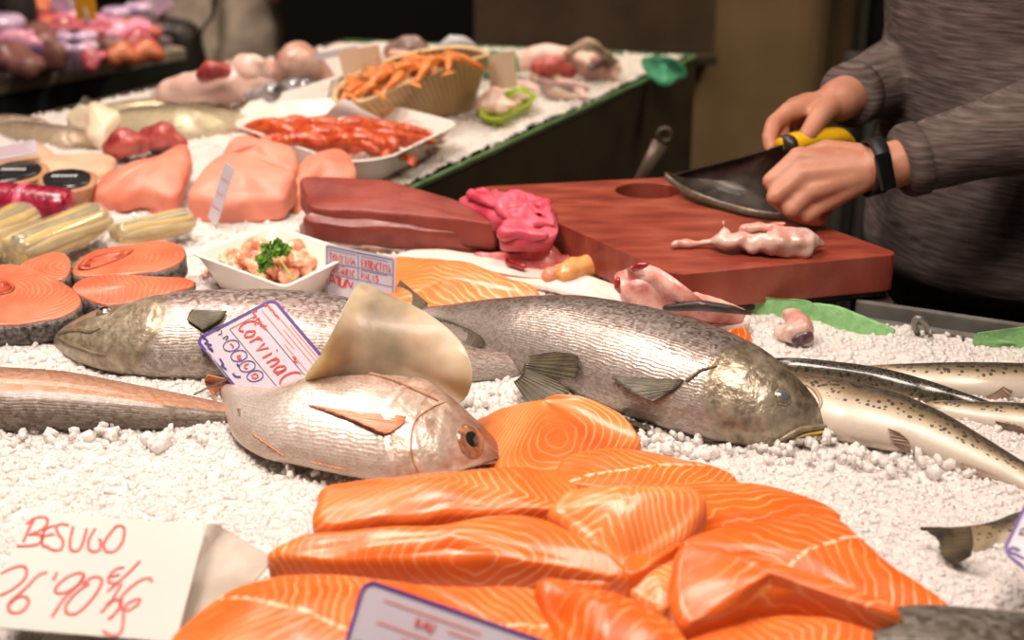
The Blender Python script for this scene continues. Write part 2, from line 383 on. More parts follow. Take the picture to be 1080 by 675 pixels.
def fin(name, root, tip, mat, parent, n=26, m=10, rip=.0004, thick=.0012, rag=.0, nray=12, seed=0, up=None):
    "a membrane between a root curve and a tip curve, ridged by its rays"
    root = cr(root, n); tip = cr(tip, n); rr = np.random.default_rng(seed); rg = 1 - rag * rr.random(n)
    g = np.array([[root[i] + (tip[i] - root[i]) * (j / (m - 1)) * (rg[i] if j == m - 1 else 1) for j in range(m)] for i in range(n)])
    du = np.gradient(g, axis=0); dv = np.gradient(g, axis=1); nr = np.cross(du.reshape(-1, 3), dv.reshape(-1, 3)); nr /= np.linalg.norm(nr, axis=1)[:, None] + 1e-12; nr = nr.reshape(n, m, 3)
    ph = np.sin(np.linspace(0, nray * 2 * math.pi, n))[:, None, None] * rip
    a = g + nr * (thick / 2 + ph); b = g + nr * (-thick / 2 + ph); v = np.vstack([a.reshape(-1, 3), b.reshape(-1, 3)])
    f = grid_faces(n, m) + [tuple(x[::-1]) for x in grid_faces(n, m, off=n * m)]; o = n * m
    ed = [i * m for i in range(n)] + [(n - 1) * m + j for j in range(1, m)] + [i * m + m - 1 for i in range(n - 2, -1, -1)] + [j for j in range(m - 2, 0, -1)]
    f += [(ed[i], ed[i - 1], ed[i - 1] + o, ed[i] + o) for i in range(len(ed))]
    uv = np.stack(np.meshgrid(np.linspace(0, 1, n), np.linspace(0, 1, m), indexing='ij'), -1).reshape(-1, 2); uv = np.vstack([uv, uv])
    o_ = link(name, mesh(v, f, {'uv': uv, 'body': uv}), mat, parent)
    if parent is None: recenter(o_)
    return o_
def fin_mat(name, c1, c2, rays=26, rough=.4, edge=None, trans=0):
    m, nt, b = new_mat(name); setp(b, rough, coat=.2)
    x, y, _ = sep(nt, uvn(nt, 'uv')); tc = node(nt, 'ShaderNodeTexCoord')
    nz = node(nt, 'ShaderNodeTexNoise', i_Scale=60, i_Detail=3); nt.links.new(tc.outputs['Object'], nz.inputs['Vector'])
    s = mth(nt, 'SINE', mth(nt, 'ADD', mth(nt, 'MULTIPLY', x, rays * 6.28), mth(nt, 'MULTIPLY', nz.outputs[0], 2.5)))
    f = mth(nt, 'ADD', mth(nt, 'MULTIPLY', s, .25), nz.outputs[0]); c = ramp(nt, f, [(.25, c1), (.75, c2)]).outputs[0]
    nt.links.new(c, b.inputs['Base Color']); bump(nt, b, s, .3, .001); return m
def eye(fish, px, py, r, iris, pupil, mats, squash=.45, rp=.5, parent=None):
    p, nr = fish.hit(px, py); parent = parent or fish.obj
    z = nr; x = unit(np.cross(z, (0, 0, 1))); y = np.cross(z, x); M = np.stack([x, y, z], 1)
    e = MB().ell(p - nr * r * .1, (r, r, r * squash), M).build('eye', mats[0], fish.parent)
    MB().ell(p + nr * r * (squash * .62 - .1), (r * rp, r * rp, r * squash * .45), M).build('pupil', mats[1], e)
    return e
def surf_tube(fish, path, r, name, mat, n=30, lift=0, flat=1):
    p = cr(path, n); q = np.array([fish.hit(x, y, lift)[0] for x, y in p]); q[1:-1] = (q[:-2] + q[1:-1] * 2 + q[2:]) / 4
    return MB().tube(q, r, 8, flat).build(name, mat, fish.parent)
# ---------------------------------------------------------------- camera, lamps, setting
cam = bpy.data.cameras.new('camera'); co = bpy.data.objects.new('camera', cam); COL.objects.link(co); S.camera = co
co.location = (0, 0, EYE); co.rotation_euler = (math.pi / 2 - PITCH, 0, 0); cam.sensor_width = 36; cam.lens = FPX / 1080 * 36
cam.clip_start = .02; cam.clip_end = 50
cam.dof.use_dof = True; cam.dof.focus_distance = 1.33; cam.dof.aperture_fstop = 4.6
S.view_settings.view_transform = 'Standard'; S.view_settings.look = 'None'; S.view_settings.gamma = 1; S.view_settings.exposure = .18
S.view_settings.use_curve_mapping = False
w = bpy.data.worlds.new('world'); S.world = w; w.use_nodes = True
w.node_tree.nodes['Background'].inputs[0].default_value = (1, .8, .62, 1); w.node_tree.nodes['Background'].inputs[1].default_value = .055
def lamp(name, loc, aim, power, size, col=(1, .85, .755), spread=150, sy=None):
    l = bpy.data.lights.new(name, 'AREA'); l.energy = power; l.color = col; l.size = size; l.spread = math.radians(spread)
    if sy: l.shape = 'RECTANGLE'; l.size_y = sy
    o = bpy.data.objects.new(name, l); COL.objects.link(o); o.location = loc
    o.rotation_euler = (Vector(aim) - Vector(loc)).to_track_quat('-Z', 'Y').to_euler(); return o
lamp('counter_lamp', (-.55, 1.05, 2.45), (-.3, 1.15, ICE), 10, .5, spread=110)
lamp('counter_lamp', (-.75, 1.95, 2.45), (-.5, 2.0, ICE), 6.5, .5, spread=105)
lamp('counter_lamp', (.35, .75, 2.5), (.2, 1.05, ICE), 6, .5, spread=105)
lamp('counter_lamp', (-.05, 2.6, 2.5), (-.05, 2.55, ICE), 2.8, .5, spread=100)
lamp('fill_lamp', (.3, .4, 2.9), (.5, 1.9, 1.0), 5, .5, spread=140, col=(1, .8, .6))
lamp('fill_lamp', (1.3, 2.9, 2.7), (.9, 3.8, .9), 26, .4, spread=150, col=(1, .82, .55))  # unseen lamp, added to brighten the olive wall
lamp('fill_lamp', (-.9, 3.3, 2.7), (-.9, 4.2, .8), 22, .4, spread=120, col=(1, .82, .66))  # another added, unseen lamp, lifting the customer at the back left
lamp('display_lamp', (-1.9, 4.2, 1.65), (-1.9, 4.1, .7), 6.5, .3, col=(1, .55, .85), spread=120, sy=1.6)

M_ = {}
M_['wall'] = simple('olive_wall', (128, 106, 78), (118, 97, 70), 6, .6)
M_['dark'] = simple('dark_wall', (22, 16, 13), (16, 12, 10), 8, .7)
M_['floor'] = simple('floor_tiles', (58, 48, 40), (44, 36, 30), 5, .45)
M_['panel'] = simple('hood_metal', (92, 74, 62), (76, 62, 54), 7, .45, metal=.3)
M_['steel'] = simple('steel', (150, 146, 140), (128, 124, 118), 30, .32, metal=.45)
M_['blacksteel'] = simple('counter_side', (62, 52, 38), (48, 41, 31), 9, .5)
M_['greenedge'] = simple('green_edge', (62, 100, 58), (96, 128, 84), 30, .3)
M_['greenmat'] = simple('green_mat', (120, 176, 112), (142, 192, 130), 120, .6, bmp=.3, bscale=500)
def st(o): o['kind'] = 'structure'; return o
st(MB().box((0, 3.5, -.03), (9, 9, .06)).build('floor', M_['floor'], smooth=False))
st(MB().box((2.0, 3.83, 1.4), (3.2, .08, 2.8)).build('wall_back', M_['wall'], smooth=False))
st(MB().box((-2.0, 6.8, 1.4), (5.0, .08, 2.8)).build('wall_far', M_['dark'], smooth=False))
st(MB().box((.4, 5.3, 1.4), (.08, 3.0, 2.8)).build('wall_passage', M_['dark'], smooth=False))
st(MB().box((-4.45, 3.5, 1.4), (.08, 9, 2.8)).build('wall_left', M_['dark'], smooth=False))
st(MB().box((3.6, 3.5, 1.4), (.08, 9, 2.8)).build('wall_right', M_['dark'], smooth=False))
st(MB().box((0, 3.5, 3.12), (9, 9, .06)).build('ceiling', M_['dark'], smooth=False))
a, b = WY(905, 100, 3.76), WY(752, 100, 3.76)
hood = thing('wall_panel', 'dull brown metal panel hung on the olive wall above the far counter end', 'panel', (-.1 + .35, 3.78, WY(600, 62, 3.7)[2]))
zb = WY(600, 57, 3.7)[2]; xr = WY(754, 50, 3.7)[0]; xl = WY(500, 50, 3.7)[0]
MB().box(((xl + xr) / 2, 3.74, zb + .5), (xr - xl, .07, 1.0)).build('sheet', M_['panel'], hood, False, .006)
MB().box(((xl + xr) / 2, 3.73, zb - .012), (xr - xl + .01, .1, .028)).build('bottom_rail', M_['blacksteel'], hood, False, .004)
x0, x1 = WY(906, 50, 3.6)[0], WY(950, 50, 3.6)[0]
post = thing('door_curtain', 'black hanging curtain strip behind the fishmonger', 'curtain', ((x0 + x1) / 2 + .2, 3.6, .0))
pth = [(x, 3.66 + .03 * math.sin((x - x0) * 55), 0) for x in np.linspace(x0, x1 + .45, 60)]
g = np.array(pth); MB().loft([np.r_[g + [0, -.006, z], g[::-1] + [0, .006, z]] for z in (.0, 1.2, 2.4)], True).build('cloth', M_['dark'], post)
MB().tube([(x0 - .05, 3.66, 2.42), (x1 + .5, 3.66, 2.42)], .015).build('rail', M_['blacksteel'], post)
# wall seam lines: a shallow conduit and tile joints are in the plaster; a thin trim runs up beside the panel
st(MB().box((WY(868, 60, 3.79)[0], 3.785, 1.4), (.012, .012, 2.8)).build('trim_1', simple('trim', (112, 92, 66)), smooth=False))

# counter: an L of two runs, its own ice on top
EDGE = dict(nr=np.array([.25, 1.49]), dn=unit(np.array([.28, -.125])), fr=np.array([-.121, 1.946]), df=unit(np.array([.454, .815])))
corner = np.array([-.25, 1.715]); farR = EDGE['fr'] + EDGE['df'] * 1.0; nearR = EDGE['nr'] + EDGE['dn'] * 1.0
Lp = np.array([-.836, 2.274]); dl = unit(np.array([.43, .63])); farL = Lp + dl * .86; Lb = Lp - dl * 1.3
poly = [(-1.5, .52), (1.35, .52), nearR, corner, farR, farL, Lb, (-1.5, 1.1)]
poly = [np.array(p, float) for p in poly]
counter = thing('fish_counter', 'L shaped fish counter with dark sides and green edging under the crushed ice', 'counter', (0, 1.2, 0))
MB().prism(poly, .1, ICE - .009).build('body', M_['blacksteel'], counter, False)
def inset(pl, d):
    n = len(pl); out = []
    for i in range(n):
        a, b, c = pl[i - 1], pl[i], pl[(i + 1) % n]; e1, e2 = unit(b - a), unit(c - b); n1, n2 = np.array([-e1[1], e1[0]]), np.array([-e2[1], e2[0]])
        k = unit(n1 + n2); out.append(b + k * d / max(k @ n1, .3))
    return out
MB().prism(inset(poly, .06), 0, .1).build('plinth', M_['dark'], counter, False)
def rail(p, q, mat, nm, z0, z1, t=.012):
    p, q = np.array(p), np.array(q); d = unit(q - p); nn = np.array([d[1], -d[0]]) * t / 2
    MB().prism([p - nn, q - nn, q + nn, p + nn], z0, z1).build(nm, mat, counter, False, .002)
rail(corner, farR, M_['greenedge'], 'edging', ICE - .005, ICE + .0015, .008)
rail(farR, farL, M_['greenedge'], 'edging', ICE - .005, ICE + .0015, .008)
rail(Lb, farL, M_['blacksteel'], 'edging', ICE - .05, ICE + .0, .014)
rail(EDGE['nr'] + EDGE['dn'] * .13, nearR, M_['steel'], 'gutter_lip', ICE - .06, ICE - .004, .012)
rail(EDGE['nr'] + EDGE['dn'] * .13 + [.012, .03], nearR + [.012, .03], M_['steel'], 'gutter_lip', ICE - .06, ICE + .004, .008)
rail(corner, EDGE['nr'] + EDGE['dn'] * .13, M_['blacksteel'], 'edging', ICE - .06, ICE + .0, .014)

# crushed ice
def inside(P, pl):
    x, y = P[:, 0], P[:, 1]; c = np.zeros(len(P), bool); n = len(pl)
    for i in range(n):
        (x1, y1), (x2, y2) = pl[i], pl[(i + 1) % n]
        k = ((y1 > y) != (y2 > y)) & (x < (x2 - x1) * (y - y1) / (y2 - y1 + 1e-12) + x1); c ^= k
    return c
def icez(x, y):
    return .006 * noise.noise(Vector((x * 9, y * 9, 3))) + .004 * noise.noise(Vector((x * 26, y * 26, 7))) + .0025 * noise.noise(Vector((x * 90, y * 90, 1)))
pin = inset(poly, .012)
mice, nt, b = new_mat('crushed_ice'); setp(b, .2, spec=.6, coat=.2, trans=.18, ior=1.31)
tc = node(nt, 'ShaderNodeTexCoord'); n1 = node(nt, 'ShaderNodeTexNoise', i_Scale=40, i_Detail=4); nt.links.new(tc.outputs['Object'], n1.inputs['Vector'])
nt.links.new(ramp(nt, n1.outputs[0], [(.3, (250, 246, 242)), (.7, (255, 253, 251))]).outputs[0], b.inputs['Base Color'])
tl_ = node(nt, 'ShaderNodeBsdfTranslucent'); tl_.inputs[0].default_value = lin((250, 246, 242)); mx_ = node(nt, 'ShaderNodeMixShader'); mx_.inputs[0].default_value = .33; nt.links.new(b.outputs[0], mx_.inputs[1]); nt.links.new(tl_.outputs[0], mx_.inputs[2]); nt.links.new(mx_.outputs[0], nt.nodes['Material Output'].inputs['Surface'])
vo = node(nt, 'ShaderNodeTexVoronoi', i_Scale=170); nt.links.new(tc.outputs['Object'], vo.inputs['Vector']); bump(nt, b, vo.outputs['Distance'], .5, .003)
mbase, nt, b = new_mat('packed_ice'); setp(b, .4, spec=.5, coat=.15, sss=.5, rad=(.012, .011, .010))
tc = node(nt, 'ShaderNodeTexCoord'); vo = node(nt, 'ShaderNodeTexVoronoi', i_Scale=150); vo.feature = 'SMOOTH_F1'; nt.links.new(tc.outputs['Object'], vo.inputs['Vector']); n1 = node(nt, 'ShaderNodeTexNoise', i_Scale=300, i_Detail=3); nt.links.new(tc.outputs['Object'], n1.inputs['Vector'])
b.inputs['Base Color'].default_value = lin((226, 216, 209)); bump(nt, b, mth(nt, 'ADD', mth(nt, 'MULTIPLY', vo.outputs['Distance'], -1.0), mth(nt, 'MULTIPLY', n1.outputs[0], .5)), .9, .004)
stp = .007; xs = np.arange(-1.3, 1.3, stp); ys = np.arange(.53, 2.95, stp); GX, GY = np.meshgrid(xs, ys, indexing='ij'); gp = np.stack([GX.ravel(), GY.ravel()], 1)
# only the ice that can be seen from around the camera
vis = inside(gp, pin) & (np.abs(gp[:, 0]) < .14 + gp[:, 1] * .47)
gz = np.array([icez(*p) if k else 0 for p, k in zip(gp, vis)]) + ICE
fid = grid_faces(len(xs), len(ys)); fid = [q[::-1] for q in fid if vis[list(q)].all()]
used = np.unique(np.array(fid)); remap = -np.ones(len(gp), int); remap[used] = np.arange(len(used))
IV = [np.c_[gp[used], gz[used]]]; IF = [np.array([remap[list(q)] for q in fid])]
bm_v = []; import bmesh
bm = bmesh.new(); bmesh.ops.create_icosphere(bm, subdivisions=1, radius=1); sv = np.array([v.co[:] for v in bm.verts]); sf = np.array([[v.index for v in f.verts] for f in bm.faces]); bm.free()
def chunks(n, region, smin, smax, lift=0.0, sq=.55, sink=-.22):
    P = []
    while len(P) < n:
        x0, x1, y0, y1 = region; p = rng.random((n * 3, 2)) * [x1 - x0, y1 - y0] + [x0, y0]; p = p[inside(p, pin) & (np.abs(p[:, 0]) < .10 + p[:, 1] * .42)]; P += list(p)
        if not len(p): break
    P = np.array(P[:n]); base = sum(len(v) for v in IV); V = []; T = []
    for i, (x, y) in enumerate(P):
        s = smin + (smax - smin) * rng.random() ** 2; k = np.sign(sv) * np.abs(sv) ** .6; q = k * (s * (.7 + .6 * rng.random(3))) * [1, 1, sq]
        a = rng.random(3) * 6.28; E = np.array(Matrix.Rotation(a[0], 3, 'X') @ Matrix.Rotation(a[1], 3, 'Y') @ Matrix.Rotation(a[2], 3, 'Z'))
        V.append(q @ E.T + [x, y, ICE + icez(x, y) + s * sink + lift * rng.random()]); T.append(sf + base + i * len(sv))
    IV.append(np.vstack(V)); CT.append(np.vstack(T))
CT = []
chunks(21000, (-.5, .6, .72, 1.25), .0017, .0044)
chunks(9000, (-.7, .75, 1.2, 1.7), .0025, .0055)
chunks(4000, (-.9, .5, 1.7, 2.9), .003, .007)
for px, py, n in ((222, 462, 14), (345, 488, 26), (60, 462, 26), (170, 465, 20), (700, 470, 36), (520, 425, 30), (860, 480, 36), (960, 490, 30), (820, 470, 26)):   # little heaps against the fish
    c = W(px, py); chunks(n, (c[0] - .05, c[0] + .05, c[1] - .025, c[1] + .02), .0035, .007, .008, .6, .1)
V = np.vstack(IV); me = bpy.data.meshes.new('ice'); q4 = IF[0]; t3 = np.vstack(CT)
me.vertices.add(len(V)); me.vertices.foreach_set('co', V.ravel()); nl = q4.size + t3.size; me.loops.add(nl)
me.loops.foreach_set('vertex_index', np.r_[q4.ravel(), t3.ravel()].astype(np.int32)); npol = len(q4) + len(t3); me.polygons.add(npol)
me.polygons.foreach_set('loop_start', np.r_[np.arange(len(q4)) * 4, q4.size + np.arange(len(t3)) * 3].astype(np.int32)); me.update(calc_edges=True); me.validate()
me.materials.append(mbase)
ice = link('crushed_ice', me, mice); me.polygons.foreach_set('material_index', np.r_[np.zeros(len(q4), np.int32), np.ones(len(t3), np.int32)][:len(me.polygons)]); tag(ice, 'bed of white crushed ice covering the whole fish counter', 'ice', kind='stuff')
# ---------------------------------------------------------------- the whole fish
M_['iris'] = simple('fish_iris', (150, 140, 120), (104, 98, 86), 300, .12, coat=.8, metal=.3)
M_['iris_red'] = simple('bream_iris', (126, 80, 56), (168, 122, 92), 200, .12, coat=.8)
M_['pupil'] = simple('fish_pupil', (38, 36, 38), rough=.06, coat=1)
M_['pupil_grey'] = simple('cloudy_pupil', (92, 92, 98), rough=.08, coat=1)
M_['corvina'] = fish_mat('corvina_skin', [(.12, (156, 142, 131)), (.34, (170, 157, 148)), (.58, (126, 108, 97)), (.82, (84, 67, 56))], head=(.235, (96, 84, 56), (186, 174, 150)), S_=420, metal=.5, scale_b=.34, sc_col=.36, rough=.33, snout=(.0, .13, (74, 64, 46), .2))
M_['corvina_left'] = fish_mat('corvina_skin_left', [(.1, (150, 137, 123)), (.34, (154, 138, 128)), (.6, (128, 101, 92)), (.9, (84, 65, 55))], head=(.30, (112, 98, 68), (196, 182, 156)), S_=380, metal=.4, scale_b=.36, sc_col=.5, rough=.42, snout=(.0, .12, (84, 74, 54), .2))
M_['bream'] = fish_mat('bream_skin', [(.05, (190, 166, 149)), (.28, (208, 197, 187)), (.55, (194, 178, 164)), (.75, (182, 148, 124)), (.95, (150, 104, 78))], head=(.285, (176, 140, 116), (224, 204, 188)), S_=290, metal=.35, scale_b=.3, sc_col=.35, snout=(.02, .16, (128, 78, 52), .22), blot=.06)
M_['brown'] = fish_mat('brown_fish_skin', [(.1, (88, 72, 58)), (.33, (96, 78, 60)), (.38, (166, 116, 80)), (.65, (158, 106, 72)), (.95, (110, 76, 54))], S_=340, rough=.45, metal=.1, scale_b=.4, sc_col=.18, head_on=False, head=(-1, (0, 0, 0)), blot=.02)
M_['trout'] = fish_mat('trout_skin', [(.16, (206, 194, 178)), (.36, (190, 174, 150)), (.5, (132, 114, 84)), (.68, (66, 57, 41))], head=(.1, (150, 130, 100)), S_=700, metal=.08, rough=.36, scale_b=.15, sc_col=.08, spots=(200, .36, .34), blot=.06, coat=.25)
M_['trout_dark'] = fish_mat('trout_back_skin', [(.1, (120, 104, 74)), (.35, (66, 58, 40)), (.7, (46, 42, 30)), (.95, (36, 34, 26))], head=(.02, (90, 80, 60)), S_=700, metal=.25, rough=.18, scale_b=.15, sc_col=.1, spots=(160, .3, .2), blot=.05, coat=.7)
M_['fin_dark'] = fin_mat('corvina_fin', (40, 36, 28), (108, 98, 74), 30)
M_['fin_pink'] = fin_mat('bream_fin', (196, 112, 76), (224, 160, 124), 16)
M_['fin_tan'] = fin_mat('trout_fin', (120, 92, 74), (176, 150, 128), 14)
M_['lip'] = simple('lip', (140, 126, 96), (112, 98, 74), 120, .25, coat=.4)
M_['lip_in'] = simple('mouth_lining', (214, 188, 96), (190, 160, 80), 150, .3, coat=.4)

def pts(f, l, lift=0): return np.array([f.hit(x, y, lift)[0] for x, y in l])
# corvina facing right
cR = thing('corvina', 'big silver corvina facing right on the ice, its whole flank showing', 'fish', W(660, 440))
sR = [881, 446, 880, 452, 874, 434, 869, 464, 862, 421, 854, 468, 848, 405, 836, 471, 828, 387, 810, 473, 806, 370, 784, 472, 778, 354, 752, 466, 735, 335, 706, 454, 691, 322, 662, 437, 647, 313.5, 618, 419, 604, 308.5, 575, 402, 560, 309, 537, 387, 517, 313, 502, 366, 473, 320, 468, 348, 447, 323, 445, 342]
fR = Fish('body', cR, M_['corvina'], sR, k=.58, tilt=.62, gill=(.255, .0028, .1), sharp=.25, belly=.9)
eye(fR, 825.5, 418.5, .0085, 0, 0, (M_['iris'], M_['pupil_grey']), rp=.62)
surf_tube(fR, [(881, 447), (862, 451), (845, 453), (832, 459), (822, 465)], [.0016, .0028, .003, .002], 'upper_lip', M_['lip'], lift=.0006)
surf_tube(fR, [(879, 453), (864, 456), (850, 458), (838, 462)], [.001, .0016, .0014, .0008], 'mouth_lining', M_['lip_in'], lift=.0008)
surf_tube(fR, [(880, 456), (866, 462), (850, 465), (832, 469)], [.0018, .0032, .003, .0015], 'lower_lip', M_['lip'], lift=.0006)
p = pts(fR, [(722, 401), (716, 408), (708, 413)], .002)
t_ = np.array([fR.hit(646, 398, .004)[0], fR.hit(668, 411, .012)[0], fR.hit(692, 423, .008)[0]])
fin('pectoral_fin', p, t_, M_['fin_dark'], cR, rag=.06, nray=8)
surf_tube(fR, [(724, 402), (738, 392), (756, 386)], [.002, .0016, .001], 'gill_edge', M_['fin_dark'], lift=.0005)
p = pts(fR, [(452, 333), (480, 341), (505, 353), (512, 361)], .001); t_ = np.array([fR.hit(452, 338, .004)[0], fR.hit(478, 357, .004)[0], fR.hit(500, 366, .006)[0], fR.hit(512, 366, .004)[0]])
fin('folded_dorsal_fin', p, t_, M_['fin_dark'], cR, nray=10, rag=.1)
p = np.array([fR.P[-1] + fR.hd[-1][:3] * q for q in (.016, 0, -.016)]); dT = unit(fR.P[-1] - fR.P[-8])
fin('tail_fin', p, p + dT * .05 + np.array([q * fR.hd[-1][:3] for q in (.03, 0, -.03)]), M_['fin_dark'], cR)
p = pts(fR, [(655, 437), (676, 444), (690, 447)], .001); fin('pelvic_fin', p, np.array([W(650, 437, .012), W(664, 446, .01), W(686, 452, .01)]), M_['fin_dark'], cR, nray=6)
# corvina facing left
cL = thing('corvina', 'silver corvina facing left behind the purple price card, tail under the pale skate wing', 'fish', W(250, 400))
sL = [62, 352, 62, 358, 66, 343, 70, 367, 85, 330, 88, 378, 104, 321, 108, 386, 130, 316, 134, 393, 163, 308.5, 166, 398, 190, 304.5, 194, 399, 225, 303, 232, 400, 270, 302.5, 277, 402, 318, 305, 325, 404, 370, 314, 372, 406, 420, 332, 422, 408, 460, 350, 460, 408, 500, 366, 503, 403, 540, 372, 540, 398, 562, 375, 558, 394]
fL = Fish('body', cL, M_['corvina_left'], sL, k=.6, tilt=.5, gill=(.29, .003, .09), sharp=.2, belly=.9)
eye(fL, 110, 327.5, .0085, 0, 0, (M_['iris'], M_['pupil']), rp=.6)
surf_tube(fL, [(62, 353), (72, 349), (84, 348), (96, 350), (106, 346)], [.001, .0018, .0016, .0008], 'upper_lip', M_['lip'], lift=.0006)
surf_tube(fL, [(62, 357), (72, 361), (84, 366), (98, 372), (112, 374)], [.001, .0018, .0014, .0006], 'lower_lip', M_['lip'], lift=.0004)
p = pts(fL, [(203, 329), (200, 334), (198, 339)], .003); t_ = np.array([fL.hit(240, 330, .003)[0], fL.hit(234, 340, .006)[0], fL.hit(216, 350, .005)[0]])
fin('pectoral_fin', p, t_, M_['fin_dark'], cL, nray=8)
0 and surf_tube(fL, [(192, 318), (200, 323), (205, 329), (202, 338)], [.001, .002, .002, .001], 'gill_edge', M_['fin_dark'], lift=.0003)
eP = fL.P[-1]; eU = fL.hd[-1][:3]
p = np.array([eP + eU * fL.an[-1] * .95, eP, eP - eU * fL.an[-1] * .95]); hz = eP[2] - ICE
tl = np.array([W(615, 396, .03), W(600, 399, .025), W(580, 396, .022), W(562, 400, .02), W(588, 414, .015), W(598, 418, .012), W(562, 431, .004)])
G_ = lambda x, y, l: fR.hit(x, y, l)[0]
fin('tail_fin', np.array([G_(558, 376, .004), G_(560, 382, .008), G_(558, 388, .010)]), np.array([G_(588, 372, .004), G_(612, 376, .005), G_(616, 388, .006), G_(611, 399, .006), G_(582, 396, .008)]), M_['fin_dark'], cL, n=40, nray=9, rag=.05)
fin('tail_fin', np.array([W(554, 389, .034), W(550, 396, .03), W(542, 403, .022)]), np.array([W(586, 399, .034), W(600, 411, .028), W(598, 419, .022), W(578, 426, .016), W(560, 432, .01)]), M_['fin_dark'], cL, n=40, nray=9, rag=.05)
# sea bream
bR = thing('sea_bream', 'pinkish silver sea bream with a large round eye lying above the salmon', 'fish', W(390, 490))
sB = [529.5, 484, 529, 489, 525, 472, 521, 491, 513, 455.5, 506, 492, 497, 437, 480, 495, 477, 416.5, 452, 501, 450, 401.5, 424, 506, 412, 389.5, 389, 502, 376, 384.5, 356, 495, 343, 386.5, 323, 488, 314, 393, 298, 482, 285, 401, 274, 467, 262, 404, 257, 446, 247, 404, 244, 426, 236, 402.5, 236, 412]
fB = Fish('body', bR, M_['bream'], sB, k=.42, tilt=.42, clear=.004, gill=(.30, .0025, .1), sharp=.3, belly=.85)
e_ = eye(fB, 496, 464.5, .0155, 0, 0, (M_['iris_red'], M_['pupil']), squash=.34, rp=.58)
p = pts(fB, [(428, 441), (424, 449), (412, 457)], .002); t_ = np.array([fB.hit(326, 428.5, .0015)[0], fB.hit(360, 440, .004)[0], fB.hit(406, 459, .004)[0]])
fin('pectoral_fin', p, t_, M_['fin_pink'], bR, nray=7, rip=.0006)
surf_tube(fB, [(470, 424), (452, 432), (438, 444), (434, 460), (434, 480), (441, 498)], [.0004, .0008, .0009, .0006], 'gill_edge', simple('gill_edge', (150, 92, 62), (190, 130, 96), 120, .4), lift=.0004, n=40)
surf_tube(fB, [(527, 482), (516, 486), (508, 490)], [.001, .0014, .0008], 'mouth_line', simple('mouth_line', (120, 72, 52)), lift=.0003)
surf_tube(fB, [(330, 395), (370, 392), (410, 400), (445, 415), (462, 423)], [.0006, .0014, .0016, .0008], 'dorsal_fin', simple('bream_back_fin', (150, 108, 82), (180, 140, 112), 120, .4), lift=.0, n=40, flat=1.6)
eP, eU = fB.P[-1], fB.hd[-1][:3]
p = np.array([eP + eU * .010, eP, eP - eU * .010]); h0 = eP[2] - ICE
fin('tail_fin', p, np.array([W(219, 395, h0 + .02), W(216, 403, h0 + .008), W(226, 420, h0)]), M_['fin_pink'], bR, nray=9)
p = pts(fB, [(268, 458), (285, 470), (300, 480)], .001); fin('anal_fin', p, np.array([W(262, 462, .012), W(276, 476, .008), W(298, 484, .008)]), M_['fin_pink'], bR, nray=6)
p = pts(fB, [(330, 486), (350, 491), (370, 495)], .001); fin('pelvic_fin', p, np.array([W(316, 483, .012), W(336, 489, .008), W(372, 497, .01)]), M_['fin_pink'], bR, nray=6)
# slender brown fish
br = thing('brown_fish', 'slender orange brown fish at the left edge, its tail under the sea bream', 'fish', W(100, 450))
sS = [-150, 392, -150, 446, -110, 386, -112, 452, -60, 384, -60, 455, 0, 387, 0, 455, 60, 391, 60, 454, 120, 402, 120, 453, 180, 413.5, 180, 452, 220, 422, 222, 450, 252, 430, 254, 448]
fS = Fish('body', br, M_['brown'], sS, k=.62, tilt=.35, sharp=.1)
fin('tail_fin', np.array([W(250, 431, .03), W(253, 440, .025), W(254, 448, .016)]), np.array([W(280, 432, .016), W(274, 440, .015), W(282, 450, .008)]), M_['fin_tan'], br)
# trout at the right
def trout(name, lab, stn, mat, fins, k=.62, tilt=.3, gill=None, **kw):
    t = thing('trout', lab, 'fish', W((stn[0] + stn[-4]) / 2, (stn[3] + stn[-1]) / 2), 'trout on the right side of the ice'); f = Fish('body', t, mat, stn, k=k, tilt=tilt, gill=gill, **kw)
    e = f.P[-1]; u = f.hd[-1][:3]; d = unit(f.P[-1] - f.P[-8]); a = f.an[-1]; p = np.array([e + u * a * .8, e, e - u * a * .8]) - d * .004; fin('tail_fin', p, p + d * .045 + np.array([u * .022, u * 0 - d * .012, -u * .022]), M_['fin_dark'], t, nray=10)
    for nm, r, tp in fins: fin(nm, pts(f, r, .001), np.array([f.hit(x, y, .006)[0] for x, y in tp]), M_['fin_tan'], t, nray=6)
    return t, f
t1, f1 = trout('trout', 'speckled trout with a white belly touching the right facing corvina snout', [800, 396, 800, 408, 812, 390, 808, 424, 834, 390, 830, 440, 868, 393, 864, 456, 904, 402, 895, 468, 946, 414, 935, 476, 987, 431, 972, 484, 1029, 455, 1012, 496, 1079, 486, 1064, 512, 1120, 512, 1108, 532, 1150, 530, 1140, 544, 1168, 541, 1160, 551], M_['trout'],
  [('pelvic_fin', [(937, 452), (940, 462), (945, 470)], [(946, 456), (958, 464), (962, 474)]), ('anal_fin', [(1014, 488), (1024, 492), (1032, 496)], [(1024, 496), (1042, 500), (1056, 504)])], tilt=.25)
surf_tube(f1, [(852, 407), (860, 412), (866, 424), (862, 436)], [.001, .0022, .002, .001], 'gill_edge', M_['fin_tan'])
trout('trout', 'dark backed trout between the two pale trout, only its olive back showing', [806, 378, 806, 384, 830, 377, 828, 396, 866, 379.5, 862, 402, 925, 387, 921, 414, 979, 401, 974, 428, 1029, 418, 1024, 434, 1090, 440, 1084, 452, 1120, 452, 1116, 460], M_['trout_dark'], [], k=.7, tilt=.9)
